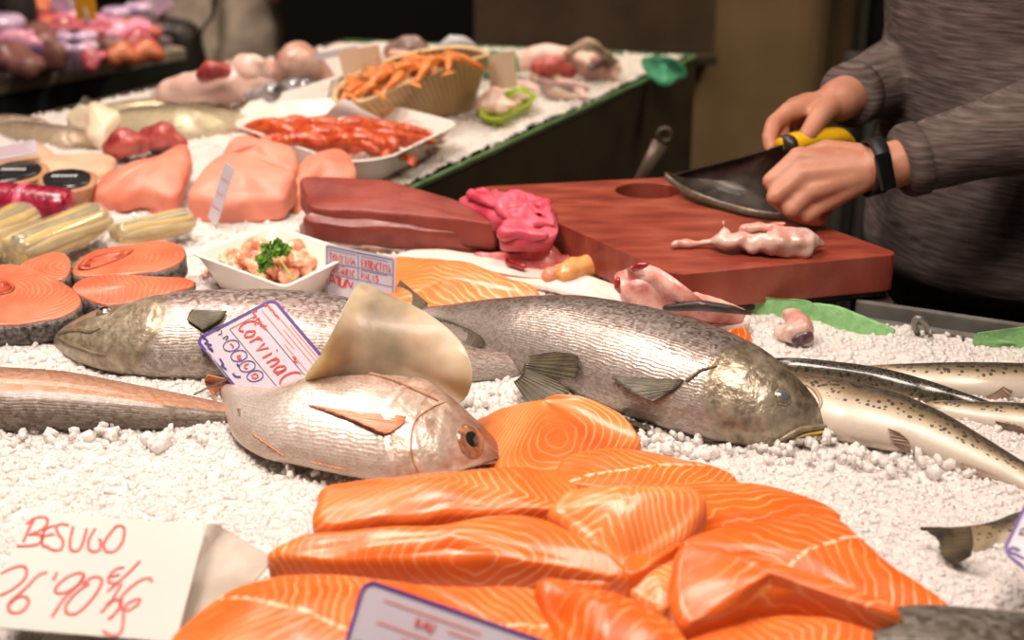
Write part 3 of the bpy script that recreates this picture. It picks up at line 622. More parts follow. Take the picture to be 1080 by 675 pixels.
trout('trout', 'upper pale trout nearest the steel gutter at the right edge', [905, 386, 905, 390, 930, 384, 930, 398, 967, 382.5, 966, 412, 1020, 382, 1020, 421, 1080, 383, 1080, 423, 1150, 386, 1150, 420, 1200, 393, 1200, 413, 1230, 398, 1230, 410], M_['trout'],
  [('pelvic_fin', [(1058, 408), (1050, 413), (1040, 418)], [(1066, 412), (1060, 421), (1048, 422)])], tilt=.35)
trout('trout', 'lower pale trout running off the right edge under the dark backed one', [975, 424, 975, 428, 990, 422, 988, 436, 1029, 423, 1026, 447, 1080, 425, 1080, 459, 1150, 432, 1150, 466, 1200, 442, 1200, 464, 1230, 448, 1230, 461], M_['trout'],
  [('pelvic_fin', [(1050, 444), (1056, 449), (1064, 453)], [(1062, 446), (1078, 450), (1086, 456)])], tilt=.3)
tl = thing('trout', 'trout tail poking left from behind the price card at the right edge', 'fish', W(1060, 585), 'trout on the right side of the ice')
ft = Fish('body', tl, M_['trout'], [1010, 557, 1013, 589, 1030, 555, 1034, 584, 1055, 550, 1059, 578, 1080, 541, 1085, 575, 1130, 528, 1138, 572, 1200, 515, 1206, 566, 1270, 505, 1274, 556, 1320, 512, 1322, 540, 1340, 520, 1341, 530], k=.5, tilt=.4)
fin('tail_fin', np.array([W(1024, 556, .034), W(1026, 572, .03), W(1024, 587, .018)]), np.array([W(968, 556, .02), W(984, 566, .014), W(990, 574, .012), W(992, 588, .008), W(1008, 595, .006)]), M_['fin_dark'], tl, n=36, nray=10, rag=.08)
# dark fish skin at the bottom right corner
dk = thing('dark_fish', 'dark olive backed fish at the bottom right corner beside the salmon', 'fish', W(1000, 675))
Fish('body', dk, fish_mat('dark_back', [(.1, (92, 84, 66)), (.5, (76, 68, 52)), (.9, (58, 52, 40))], S_=300, head_on=False, head=(-1, (0, 0, 0)), metal=.1, rough=.4, sc_col=.2), [880, 662, 880, 690, 915, 650, 912, 720, 960, 643, 958, 740, 1030, 646, 1028, 745, 1100, 652, 1100, 745, 1200, 660, 1200, 730], k=.6, tilt=.3)
# pale wing of skate, half translucent, leaning behind the bream
m, nt, b = new_mat('skate_wing'); setp(b, .42, sss=.5, rad=(.02, .014, .008), coat=.12)
tc = node(nt, 'ShaderNodeTexCoord'); n1 = node(nt, 'ShaderNodeTexNoise', i_Scale=16, i_Detail=3); nt.links.new(tc.outputs['Object'], n1.inputs['Vector'])
n2 = node(nt, 'ShaderNodeTexNoise', i_Scale=120, i_Detail=3); nt.links.new(tc.outputs['Object'], n2.inputs['Vector'])
nt.links.new(ramp(nt, n1.outputs[0], [(.3, (112, 104, 84)), (.5, (176, 156, 130)), (.75, (206, 188, 166))]).outputs[0], b.inputs['Base Color']); bump(nt, b, n2.outputs[0], .15, .002)
M_['wing'] = m
def sheet(name, outline, bulge, mat, parent=None, thick=.006, N=90, axis=None):
    "a bulging sheet spanning a closed 3D outline"
    P = even(cr(outline, 300, True), N, True); C = P.mean(0); n = unit(sum(np.cross(P[i] - C, P[(i + 1) % N] - C) for i in range(N)))
    if n @ (CAM - C) < 0: n = -n
    sides = []
    off = ((P - C) @ n)[:, None]; PL = P - C - off * n
    for sg, bg in ((1, bulge), (-1, bulge - thick)):
        sides.append([C + PL * s + n * off * s ** 3 + n * (bg * (1 - s ** 2.2) + (sg * .0008)) for s in (1, .985, .95, .88, .78, .66, .52, .38, .22, .05)])
    rings = sides[0][::-1] + sides[1]
    return MB().loft(rings).build(name, mat, parent)
ol = [W(384, 298, .125), W(400, 306, .122), W(432, 320, .115), W(462, 338, .105), W(484, 358, .092), W(496, 380, .08), W(498, 402, .065), W(491, 420, .045), W(478, 428, .04), W(440, 440, .03), W(390, 436, .03), W(340, 424, .03), W(322, 400, .06), W(338, 374, .09), W(352, 346, .11), W(366, 318, .122), W(376, 301, .126)]
wing = sheet('skate_wing', ol, .012, M_['wing']); tag(wing, 'pale translucent skate wing standing behind the sea bream', 'fish piece')
# ---------------------------------------------------------------- salmon fillets in the foreground
SA = [salmon_mat('salmon_flesh'), salmon_mat('salmon_flesh_light', (228, 120, 52), (240, 148, 80), (253, 208, 162), .0072, .17), salmon_mat('salmon_flesh_deep', (218, 94, 28), (230, 114, 40), (248, 182, 124), .0105, .10)]
GS = 'raw salmon fillet pieces piled on the ice'
def salmon(lab, top, thick, mi, **kw):
    kw['rnd'] = kw.get('rnd', .008) * .65; xc, yc = sum(q[0] for q in top) / len(top), sum(q[1] for q in top) / len(top)
    top = [(xc + (q[0] - xc) * 1.05, yc + (q[1] - yc) * 1.05, q[2]) for q in top]
    o = slab('salmon_fillet', top, thick, SA[mi], shift=kw.pop('shift', .5), **kw); return tag(o, lab, 'salmon fillet', GS)
salmon('salmon fillet block at the back of the pile right of the sea bream head', [(503, 444, .012), (545, 433, .04), (575, 420, .062), (592, 416, .066), (618, 418, .064), (650, 432, .054), (666, 450, .045), (672, 466, .036), (650, 474, .03), (625, 484, .02), (598, 495, .012), (570, 500, .008), (535, 496, .004), (512, 478, .004)], .03, 1, seed=1, ring=(.012, -.02, 2.0), dome=.012, rnd=.012, cz=.047)
salmon('flat salmon fillet behind the centre piece with a white seam', [(590, 496, .03), (602, 480, .035), (640, 473, .038), (688, 475, .038), (738, 487, .034), (772, 503, .028), (745, 515, .03), (690, 516, .034), (635, 512, .034), (600, 508, .03)], .028, 0, seed=2, rot=.2, chev=.9, dome=.005, shift=0)
salmon('belly salmon strip with broad white lines right of the centre piece', [(690, 520, .04), (735, 507, .042), (800, 510, .04), (850, 523, .036), (882, 542, .03), (855, 549, .032), (800, 551, .036), (745, 558, .04), (708, 580, .04), (668, 602, .036), (664, 580, .04)], .03, 2, seed=3, rot=2.2, chev=.3, dome=.006)
salmon('thick left salmon fillet just below the sea bream', [(335, 542, .04), (340, 524, .045), (347, 511, .048), (400, 503, .052), (470, 494, .055), (540, 491, .056), (580, 497, .054), (606, 514, .05), (600, 535, .048), (555, 534, .05), (490, 536, .05), (430, 542, .046), (380, 548, .042), (345, 552, .038)], .036, 0, seed=4, rot=-.25, chev=.9, v0=.005, dome=.007, rnd=.012)
salmon('long salmon fillet under the thick left one, with rings on its cut face', [(290, 578, .036), (318, 565, .042), (370, 559, .046), (450, 551, .052), (520, 540, .056), (568, 545, .056), (600, 560, .052), (640, 582, .045), (655, 604, .036), (600, 598, .04), (540, 588, .046), (480, 586, .046), (420, 588, .042), (350, 588, .038), (305, 586, .034)], .034, 0, seed=5, ring=(.02, -.03, 1.3), dome=.008, rnd=.014)
salmon('raised centre salmon block, pale with fine zigzag white lines', [(582, 536, .056), (590, 520, .062), (606, 511, .066), (650, 508, .07), (700, 509, .07), (734, 516, .066), (742, 530, .06), (722, 556, .05), (690, 582, .04), (655, 598, .034), (628, 580, .04), (600, 552, .05)], .034, 1, seed=6, rot=1.0, chev=.8, v0=.01, dome=.012, rnd=.014)
salmon('small salmon end piece between the centre block and the front roll', [(572, 590, .036), (610, 580, .04), (645, 590, .038), (657, 606, .032), (630, 616, .03), (590, 612, .03)], .03, 0, seed=7, rot=.6, chev=.7)
salmon('small salmon scrap in the gap right of the centre block', [(658, 605, .028), (690, 592, .032), (716, 588, .032), (720, 612, .028), (704, 640, .022), (672, 628, .022)], .022, 1, seed=8, rot=1.5, chev=.4)
salmon('long salmon fillet at the right end of the pile, white lines at its tip', [(722, 572, .044), (760, 556, .048), (810, 546, .05), (858, 541, .05), (890, 549, .048), (932, 585, .042), (972, 615, .034), (997, 636, .028), (960, 640, .028), (915, 634, .032), (860, 614, .038), (800, 590, .042), (745, 582, .042)], .032, 2, seed=9, rot=.55, chev=.55, v0=.0, dome=.007, rnd=.012, shift=0)
salmon('smooth deep orange salmon fillet with a wavy front edge at the right front', [(714, 590, .062), (724, 573, .068), (762, 578, .07), (830, 590, .068), (900, 616, .06), (944, 642, .05), (935, 648, .048), (888, 636, .052), (838, 624, .056), (800, 626, .056), (768, 640, .052), (738, 650, .048), (722, 656, .044), (712, 622, .054)], .034, 2, seed=10, rot=1.9, chev=.1, dome=.008, rnd=.013, amp=.004)
salmon('salmon fillet below the wavy one at the bottom right', [(733, 664, .034), (790, 648, .038), (850, 645, .04), (905, 649, .038), (940, 659, .034), (934, 676, .03), (900, 700, .028), (800, 706, .028), (738, 692, .03)], .028, 0, seed=11, rot=.3, chev=.6)
salmon('rolled thick salmon fillet at the bottom centre with a hollow fold', [(566, 616, .06), (590, 606, .066), (640, 616, .068), (692, 636, .066), (716, 660, .06), (730, 692, .054), (690, 716, .05), (640, 716, .05), (600, 690, .05), (576, 650, .054)], .045, 2, seed=12, rot=2.6, chev=.2, dome=.012, rnd=.02, amp=.006)
salmon('salmon fillet behind the bottom price card right of the left front one', [(436, 622, .048), (470, 618, .052), (520, 617, .054), (565, 620, .054), (604, 635, .05), (628, 662, .046), (640, 700, .042), (560, 720, .04), (450, 706, .042)], .036, 0, seed=13, rot=.1, chev=.8, shift=0)
salmon('big salmon fillet at the bottom left front beside the plastic film', [(182, 676, .036), (204, 648, .042), (240, 620, .05), (288, 604, .056), (340, 600, .058), (400, 605, .058), (448, 616, .054), (470, 640, .05), (452, 690, .046), (380, 722, .042), (280, 724, .04), (200, 706, .036)], .04, 0, seed=14, rot=-.5, chev=.6, v0=.0, dome=.01, rnd=.016, shift=0)
# salmon side behind the tuna price card
m_side = salmon_mat('salmon_side', (226, 116, 52), (236, 136, 74), (250, 196, 150), .0088, .2, seam=False)
o = slab('salmon_fillet', [(404, 320, .012), (410, 272, .026), (450, 271, .03), (485, 273, .032), (515, 281, .03), (545, 293, .026), (570, 306, .02), (555, 316, .012), (500, 322, .008), (450, 325, .006)], .02, m_side, seed=20, rot=1.35, chev=.45, v0=.02, dome=.006)
tag(o, 'orange salmon side with fine white lines behind the corvina and beside the tuna card', 'salmon fillet')
# salmon steaks at the left
M_['steak_skin'] = fish_mat('steak_skin', [(.2, (150, 140, 130)), (.6, (60, 56, 54))], S_=420, head_on=False, head=(-1, (0, 0, 0)), metal=.2)
M_['steak_skin'] = simple('steak_skin_plain', (44, 40, 40), (120, 112, 108), 220, .35, bmp=.4, bscale=500, metal=.2)
m_st = salmon_mat('salmon_steak', (208, 92, 62), (224, 122, 86), (238, 168, 136), .0062, .10, seam=False)
def steak(lab, top, cav, thick=.024, **kw):
    o = slab('salmon_steak', top, thick, m_st, skin=M_['steak_skin'], dome=.001, rnd=.002, amp=.0015, **kw)
    tag(o, lab, 'salmon steak', 'salmon steaks at the left edge')
    if cav:
        P = even(cr([W(x, y, h) for x, y, h in cav], 80, True), 60, True); C = P.mean(0)
        r = [P + [0, 0, .0012], C + (P - C) * .85 + [0, 0, .0022], C + (P - C) * .6 - [0, 0, .001], C + (P - C) * .2 - [0, 0, .001]]
        MB().loft(r, True).build('belly_cavity', simple('cavity', (170, 66, 44), (206, 104, 76), 120, .35, coat=.3), o)
    return o
steak('salmon steak with an open cavity nearest the yellow packs', [(78, 281, .04), (92, 267, .042), (130, 258, .044), (170, 253, .044), (190, 258, .043), (195, 270, .041), (180, 281, .039), (140, 289, .037), (100, 291, .036), (80, 290, .037)], [(82, 283, .04), (96, 271, .042), (130, 264, .043), (142, 264, .042), (132, 272, .041), (110, 281, .039), (92, 286, .038)], seed=31, ring=(0, 0, 1.2))
steak('small salmon steak half hidden behind the big round one', [(22, 278, .045), (40, 270, .047), (62, 265, .047), (73, 272, .045), (74, 284, .042), (66, 293, .04), (45, 292, .04), (26, 286, .042)], None, seed=32, ring=(.02, 0, 1.1), thick=.03)
steak('large round salmon steak at the left edge with bold curved lines', [(-30, 290, .04), (0, 279, .044), (30, 282, .044), (60, 294, .041), (80, 308, .037), (84, 320, .034), (68, 331, .031), (40, 338, .029), (10, 341, .028), (-30, 336, .03)], [(-10, 303, .039), (4, 296, .04), (16, 303, .038), (10, 310, .036), (-8, 312, .036)], seed=33, ring=(-.05, 0, 1.6), thick=.027)
steak('salmon steak wedge lying between the steaks and the left corvina head', [(76, 303, .036), (90, 293, .038), (130, 289, .039), (170, 291, .037), (200, 294, .035), (203, 301, .033), (180, 308, .031), (140, 318, .028), (112, 321, .027), (90, 314, .03)], None, seed=34, rot=.3, chev=.3, thick=.03)
# tuna loin
m_tu = simple('tuna_flesh', (122, 48, 40), (148, 68, 56), 14, .5, coat=.08, sss=.1, bmp=.25, bscale=120)
m_tu2 = simple('tuna_dark_flesh', (110, 44, 38), (138, 66, 54), 26, .36, coat=.2, bmp=.2, bscale=150)
m_sk = simple('tuna_skin', (150, 120, 104), (86, 62, 54), 60, .35, bmp=.4, bscale=260, metal=.2)
tu = thing('tuna_loin', 'long dark red tuna loin block on the ice before the red cutting board', 'tuna', W(420, 250))
slab('flesh', [(318, 187, .066), (360, 187, .068), (402, 189, .068), (440, 197, .066), (480, 210, .06), (517, 230, .05), (524, 236, .047), (490, 232, .05), (440, 226, .052), (390, 222, .052), (330, 218, .052), (322, 205, .056)], .034, m_tu, tu, seed=40, dome=.003, rnd=.005, amp=.002)
slab('flesh_ledge', [(328, 222, .046), (400, 224, .046), (470, 229, .044), (522, 237, .04), (527, 244, .034), (480, 245, .034), (420, 241, .034), (331, 236, .034)], .03, m_tu2, tu, seed=41, dome=.001, rnd=.005, amp=.003)
slab('skin', [(322, 232, .018), (400, 230, .02), (480, 240, .018), (526, 244, .016), (531, 252, .012), (480, 261, .010), (400, 261, .010), (330, 255, .012)], .014, m_sk, tu, seed=42, dome=.001, rnd=.004, amp=.004)
# pale pink fillets and swordfish
m_pk = simple('pink_fillet', (212, 126, 102), (226, 150, 128), 12, .5, coat=.06, sss=.3, bmp=.12, bscale=90)
m_pk2 = simple('pink_fillet_red', (208, 114, 90), (224, 144, 120), 16, .5, coat=.06, sss=.3, bmp=.12, bscale=90)
def pf(lab, *parts, **kw):
    c = W(*kw['at']); t = thing('pink_fillet', lab, 'fish fillet', c, 'pale pink fillets in the middle of the counter')
    for i, (nm, tp, th, mm) in enumerate(parts): slab(nm, tp, th, mm, t, seed=50 + i + int(c[0] * 100), dome=.008, rnd=.016, amp=.008, fr=18)
    return t
pf('pink fish fillet with ragged front lobes, the leftmost of the three', ('flesh', [(98, 196, .032), (104, 180, .042), (135, 168, .05), (170, 158, .055), (196, 149, .057), (201, 160, .055), (196, 178, .048), (190, 196, .036), (176, 204, .03), (150, 198, .034), (128, 202, .03), (105, 202, .026)], .03, m_pk2), ('lobe', [(96, 197, .024), (115, 188, .03), (138, 193, .03), (140, 204, .022), (125, 211, .016), (104, 207, .016)], .018, m_pk2), ('lobe', [(140, 190, .03), (165, 186, .034), (186, 194, .03), (186, 208, .02), (168, 214, .016), (150, 206, .02)], .02, m_pk2), at=(150, 210))
pf('largest smooth pink fillet block, the middle one behind the slanted tag', ('flesh', [(196, 204, .036), (204, 186, .05), (220, 168, .06), (242, 158, .064), (270, 160, .064), (298, 170, .06), (312, 180, .056), (305, 194, .046), (296, 206, .036), (260, 210, .03), (220, 211, .03)], .034, m_pk), ('upper_fold', [(232, 158, .068), (244, 142, .076), (262, 139, .078), (290, 145, .074), (312, 155, .068), (312, 176, .058), (280, 168, .064), (250, 160, .066)], .03, m_pk), at=(255, 215))
pf('short rounded pink fillet between the middle block and the tuna loin', ('flesh', [(302, 196, .036), (312, 172, .05), (330, 156, .058), (352, 151, .06), (370, 158, .056), (378, 174, .048), (372, 186, .04), (340, 192, .036), (316, 203, .03)], .036, m_pk2), at=(340, 200))
o = slab('pink_fillet', [(404, 120, 0), (404, 121, 0), (405, 121, 0), (405, 120, 0)], .001, m_pk) if False else None
# ---------------------------------------------------------------- price cards
m_card = simple('card_plastic', (204, 196, 206), (196, 188, 200), 8, .22, coat=.5)
m_paper = simple('card_paper', (204, 200, 193), (198, 193, 186), 8, .6)
m_pur = simple('purple_ink', (78, 48, 128), rough=.35); m_blue = simple('blue_ink', (66, 84, 150), rough=.4); m_red = simple('red_pen', (206, 62, 54), rough=.4)
m_redp = simple('pale_red_print', (226, 142, 132), rough=.5); m_blk = simple('black_ink', (38, 34, 44), rough=.4); m_pen = simple('red_ball_pen', (200, 76, 70), rough=.5)
class Card:
    def __init__(s, name, lab, A, B, D, mat, r=.006, thick=.0012):
        "A top left, B bottom left, D top right, as 3D points"
        s.A, s.B, s.D = map(np.asarray, (A, B, D)); s.x = s.D - s.A; s.y = s.B - s.A; s.w, s.h = np.linalg.norm(s.x), np.linalg.norm(s.y)
        s.n = unit(np.cross(s.y, s.x)); s.n = s.n if s.n @ (CAM - s.A) > 0 else -s.n
        c = s.A + s.x / 2 + s.y; s.t = thing(name, lab, 'price card', c); s.rr = r
        o = s.outline(0); MB().loft([o - s.n * thick, o]).build('card', mat, s.t, False)
    def P(s, u, v, l=.0006): return s.A + s.x * u + s.y * v + s.n * l
    def outline(s, ins, l=0):
        r = max(s.rr - ins, .001); pu, pv = ins / s.w, ins / s.h; out = []
        for cu, cv, a0 in ((1, 0, -90), (1, 1, 0), (0, 1, 90), (0, 0, 180)):
            for q in np.linspace(a0, a0 + 90, 9):
                q = math.radians(q); uu = (1 - pu - r / s.w if cu else pu + r / s.w) + r / s.w * math.cos(q); vv = (1 - pv - r / s.h if cv else pv + r / s.h) + r / s.h * math.sin(q)
                out.append(s.P(uu, vv, l))
        return np.array(out)
    def ring(s, ins, wd, mat, nm='border'):
        a, b = s.outline(ins, .0005), s.outline(ins + wd, .0005); n = len(a)
        MB().add(np.vstack([a, b]), [(i, (i + 1) % n, n + (i + 1) % n, n + i) for i in range(n)]).build(nm, mat, s.t, False)
    def hit(s, px, py):
        d = ray(px, py); t = ((s.A - CAM) @ s.n) / (d @ s.n); return CAM + d * t + s.n * .0008
    def ribbon(s, mb, p, w):
        p = np.asarray(p); T = np.gradient(p, axis=0); a = []; b = []
        for q, t in zip(p, T): k = unit(np.cross(s.n, t)) * w / 2; a.append(q + k); b.append(q - k)
        n = len(p); mb.add(np.vstack([a, b]), [(i, i + 1, n + i + 1, n + i) for i in range(n - 1)])
    def strokes(s, name, mat, strokes, w, org=(0, 0), sc=1.0, smooth=True):
        mb = MB()
        for k in strokes:
            q = [s.hit(org[0] + x / sc, org[1] + y / sc) for x, y in k]
            if len(q) > 2 and smooth: q = cr(q, len(q) * 7)
            s.ribbon(mb, q, w)
        return mb.build(name, mat, s.t, False)
    def lines(s, name, mat, segs, w):
        mb = MB()
        for (u0, v0, u1, v1) in segs: s.ribbon(mb, [s.P(u0, v0, .0007), s.P(u1, v1, .0007)], w)
        return mb.build(name, mat, s.t, False)
    def text(s, name, mat, items, w):
        mb = MB()
        for txt, u, v, hu, hv in items:      # (text, left, baseline, letter width, letter height) in card units
            for ch in txt:
                for k in FONT.get(ch, []):
                    q = [s.P(u + hu * .8 * a, v - hv * b, .0009) for a, b in k]; s.ribbon(mb, cr(q, len(q) * 3) if len(q) > 2 and ch in 'COSUR0Q2oran(' else q, w)
                u += hu
        return mb.build(name, mat, s.t, False)
FONT = {'(': [[(1.1, 1.1), (.55, .9), (.35, .4), (.6, 0), (1.1, -.2)]], 'o': [[(.5, .65), (.05, .3), (.5, 0), (.9, .35), (.5, .65)]], 'r': [[(.2, .65), (.25, 0)], [(.25, .4), (.5, .62), (.85, .6)]], 'v': [[(.05, .65), (.45, 0), (.9, .65)]], 'i': [[(.5, .6), (.5, 0)], [(.5, .85), (.52, .95)]], 'n': [[(.1, .65), (.12, 0)], [(.12, .4), (.5, .65), (.82, .4), (.85, 0)]], 'a': [[(.85, .6), (.4, .65), (.05, .3), (.4, 0), (.8, .3), (.85, .62), (.95, 0)]], 'A': [[(0, 0), (.5, 1), (1, 0)], [(.2, .4), (.8, .4)]], 'B': [[(0, 0), (0, 1), (.8, .85), (0, .5), (.9, .2), (0, 0)]], 'C': [[(1, .85), (.5, 1), (0, .5), (.5, 0), (1, .15)]], 'D': [[(0, 0), (0, 1), (1, .6), (.9, .2), (0, 0)]], 'E': [[(1, 1), (0, 1), (0, 0), (1, 0)], [(0, .5), (.8, .5)]],
 'G': [[(1, .85), (.5, 1), (0, .5), (.5, 0), (1, .3), (.6, .4)]], 'I': [[(.5, 0), (.5, 1)]], 'L': [[(0, 1), (0, 0), (1, 0)]], 'M': [[(0, 0), (.1, 1), (.5, .4), (.9, 1), (1, 0)]], 'N': [[(0, 0), (0, 1), (1, 0), (1, 1)]], 'O': [[(.5, 1), (0, .5), (.5, 0), (1, .5), (.5, 1)]],
 'P': [[(0, 0), (0, 1), (1, .8), (.8, .5), (0, .45)]], 'R': [[(0, 0), (0, 1), (1, .8), (.1, .5), (1, 0)]], 'S': [[(1, .9), (.4, 1), (.1, .7), (.9, .35), (.6, 0), (0, .1)]], 'T': [[(0, 1), (1, 1)], [(.5, 1), (.5, 0)]], 'U': [[(0, 1), (.1, .2), (.5, 0), (.9, .2), (1, 1)]], 'V': [[(0, 1), (.5, 0), (1, 1)]],
 'X': [[(0, 0), (1, 1)], [(0, 1), (1, 0)]], 'Y': [[(0, 1), (.5, .5), (1, 1)], [(.5, .5), (.5, 0)]], '-': [[(.2, .5), (.8, .5)]], '.': [[(.4, 0), (.5, .12)]], '1': [[(.2, .7), (.6, 1), (.6, 0)]], '2': [[(0, .8), (.5, 1), (.9, .7), (0, 0), (1, 0)]], '0': [[(.5, 1), (.1, .5), (.5, 0), (.9, .5), (.5, 1)]]}
# corvina card
p0, n0 = fL.hit(262, 352); n0 = unit(n0 + np.array([.0, -.25, .2])); p0 = p0 + n0 * .004
def on_plane(px, py): d = ray(px, py); return CAM + d * (((p0 - CAM) @ n0) / (d @ n0))
c = Card('price_card', 'purple edged corvina price card lying on the left facing corvina', on_plane(289, 314), on_plane(205, 358), on_plane(366, 405), m_card, r=.008)
c.ring(.0, .003, m_pur)
c.text('handwritten_name', m_red, [('Corvina(', .08, .54, .082, .2)], .0017)
c.strokes('lettering', m_red, [[(438, 142), (408, 150), (432, 176), (408, 188)], [(425, 205), (450, 190), (452, 214), (430, 216)], [(440, 226), (466, 212)], [(466, 212), (460, 240), (482, 232)], [(500, 236), (474, 246), (500, 262)], [(488, 100), (510, 108), (520, 130), (540, 140), (550, 166), (572, 178), (570, 196)], [(500, 112), (486, 104)], [(665, 440), (690, 448), (676, 462), (700, 476)]], .0012, (200, 305), 6.133)
c.strokes('printed_abbreviation', m_blk, [[(158, 262), (186, 244), (198, 254), (176, 272)], [(186, 296), (206, 288), (206, 268)], [(208, 302), (212, 304)], [(216, 322), (242, 304), (248, 316), (232, 330)]], .001, (200, 305), 6.133)
c.strokes('price_wheel', m_pur, [[(X + 46 * math.cos(q) * .55 + 30 * math.sin(q) * .2 + 26 * math.cos(q), Y + 34 * math.sin(q) - 10 * math.cos(q)) for q in np.linspace(0, 6.283, 16)] for X, Y in ((270, 366), (320, 432), (374, 500), (424, 562))], .0009, (200, 305), 6.133)
c.strokes('price_digits', m_red, [[(262, 352), (284, 370), (276, 380)], [(306, 436), (330, 430), (312, 450), (338, 452)], [(384, 484), (362, 490), (356, 508), (376, 516)], [(428, 546), (404, 560), (418, 578), (444, 566), (428, 546)]], .0013, (200, 305), 6.133)
c.strokes('purple_scribble', m_pur, [[(70, 295), (96, 322), (84, 300), (118, 342), (100, 352), (140, 362), (118, 372), (150, 402), (136, 380)], [(196, 450), (220, 490), (208, 496), (240, 520)], [(305, 486), (318, 494), (308, 498)], [(280, 545), (300, 566), (332, 568)]], .0018, (200, 305), 6.133)
c.lines('printed_rules', m_blk, [(.07, .30, .97, .30), (.07, .62, .97, .62), (.07, .30, .07, .62)], .0005)
c.lines('printed_lines', m_redp, [(.05, .10, .97, .10), (.05, .2, .5, .2), (.3, .15, .95, .15), (.42, .25, .97, .25), (.3, .06, .95, .06)], .0008)
pin_ = W(205, 416, .012), W(240, 399, .05)
MB().tube([pin_[0], pin_[1], (np.asarray(c.P(.12, .98, -.003)))], .0011, 8).build('steel_pin', M_['steel'], c.t)
# tuna card: stands upright at an angle behind the left corvina
A = W(343, 257, .06); Y0 = A[1]; c = Card('price_card', 'blue lined tuna price card standing behind the left corvina beside the prawn tray', A, WY(343, 333, Y0 - .012), WY(417, 272, Y0 - .035), m_card, r=.004)
c.ring(.0022, .0008, m_blue, 'printed_frame')
c.lines('printed_rules', m_blue, [(.05, .24, .97, .24), (.05, .40, .97, .40), (.48, .04, .48, .40), (.05, .07, .45, .07), (.52, .07, .9, .07), (.05, .26, .3, .26), (.52, .26, .9, .26)], .0006)
c.strokes('handwritten_name', m_red, [[(165, 530), (195, 432), (230, 522)], [(176, 492), (226, 492)], [(232, 448), (292, 470)], [(264, 460), (264, 545)], [(286, 468), (280, 535), (310, 556), (332, 488)], [(334, 562), (350, 480), (386, 556), (410, 506)]], .0018, (330, 245), 9.64)
c.text('handwritten_notes', m_red, [('TONYINA', .06, .22, .055, .11), ('CANTABRIC', .05, .375, .043, .085), ('EXTRACTIVA', .53, .22, .042, .11), ('PALIS', .53, .375, .05, .085)], .001)
# besugo card on the ice, its film sleeve beneath
A, D = W(30, 540, .05), W(218, 553, .052); B = W(-22, 660, .03)
c = Card('price_card', 'white paper card handwritten in red with the sea bream price, lying on the ice', A, B, D, m_paper, r=.0015)
SB = [[(165, 90), (140, 140), (115, 195)], [(130, 110), (170, 80), (220, 75), (236, 95), (215, 130), (160, 155), (145, 160), (190, 160), (210, 180), (190, 206), (130, 216), (80, 215)], [(275, 115), (230, 130), (212, 165), (250, 160), (270, 158)], [(212, 165), (205, 195), (215, 215), (245, 222)],
 [(338, 115), (300, 108), (277, 125), (290, 160), (310, 190), (305, 225), (280, 238), (240, 230)], [(360, 120), (345, 190), (350, 235), (380, 240), (402, 215), (428, 130)], [(470, 130), (440, 180), (435, 225), (455, 243), (488, 235), (496, 190), (482, 186)], [(570, 120), (530, 170), (510, 215), (525, 243), (565, 240), (600, 200), (612, 150), (605, 122), (575, 118), (562, 132)],
 [(0, 355), (60, 325), (110, 315), (132, 335), (120, 380), (60, 430), (0, 460)], [(235, 345), (190, 360), (120, 430), (60, 480), (40, 520), (65, 545), (110, 535), (142, 495), (125, 465), (85, 470), (50, 500)], [(282, 345), (262, 385)], [(415, 360), (390, 348), (330, 370), (280, 415), (276, 445), (320, 445), (380, 410), (412, 366), (400, 392), (320, 470), (255, 565)],
 [(440, 400), (370, 450), (325, 510), (330, 545), (380, 545), (450, 480), (500, 400), (490, 372), (450, 372), (405, 410)], [(610, 322), (570, 330), (535, 370), (540, 396), (582, 396)], [(530, 372), (590, 355)], [(688, 290), (630, 350), (530, 440)], [(598, 402), (545, 490), (495, 545)], [(520, 505), (570, 480), (600, 490), (572, 540), (532, 578)], [(745, 395), (738, 375), (690, 385), (620, 440), (590, 490), (604, 530), (640, 528), (680, 500), (686, 477), (650, 486), (612, 520), (605, 600), (590, 645), (550, 656), (505, 632)]]
c.strokes('lettering', m_pen, SB, .0019, (0, 530), 4.657)
m, nt, b = new_mat('plastic_film'); setp(b, .18, trans=.0, alpha=.55, coat=.6); b.inputs['Base Color'].default_value = lin((204, 192, 176))
fp = [W(168, 585, .02), W(218, 554, .048), W(240, 560, .036), (W(262, 574, .03)), W(286, 590, .022), W(272, 610, .02), W(250, 640, .018), W(236, 700, .016), W(120, 720, .012), W(40, 700, .012), W(60, 660, .012), W(140, 610, .014)]
fl = sheet('plastic_film', fp, .006, m, thick=.001); tag(fl, 'crumpled clear plastic film between the white paper card and the salmon', 'plastic film')
# bottom centre card and right edge card
c = Card('price_card', 'purple edged price card cut off at the bottom, lying on the salmon', W(384, 609, .105), W(352, 715, .06), W(600, 684, .085), m_card, r=.009)
c.ring(0, .0026, m_pur)
c.text('red_handwriting', m_red, [('BAU', .30, .28, .03, .09), ('ALES', .25, .52, .035, .1)], .0012)
c.lines('printed_lines', m_redp, [(.12, .14, .6, .14), (.45, .22, .9, .22), (.12, .36, .5, .36), (.5, .42, .9, .42)], .0011)
c.lines('printed_rules', m_blk, [(.04, .6, .97, .6)], .0006)
c = Card('price_card', 'purple edged price card at the right edge over the trout tail', W(1096, 500, .09), W(1056, 582, .055), W(1180, 560, .075), m_card, r=.008)
c.ring(0, .0026, m_pur)
c.strokes('printed_abbreviation', m_blk, [[(1075, 565), (1078, 558)], [(1078, 558), (1083, 560), (1080, 564), (1076, 563)]], .0012)
c.strokes('purple_scribble', m_pur, [[(1076, 581), (1068, 578), (1064, 582), (1072, 585), (1080, 590)], [(1078, 596), (1066, 588)]], .002)
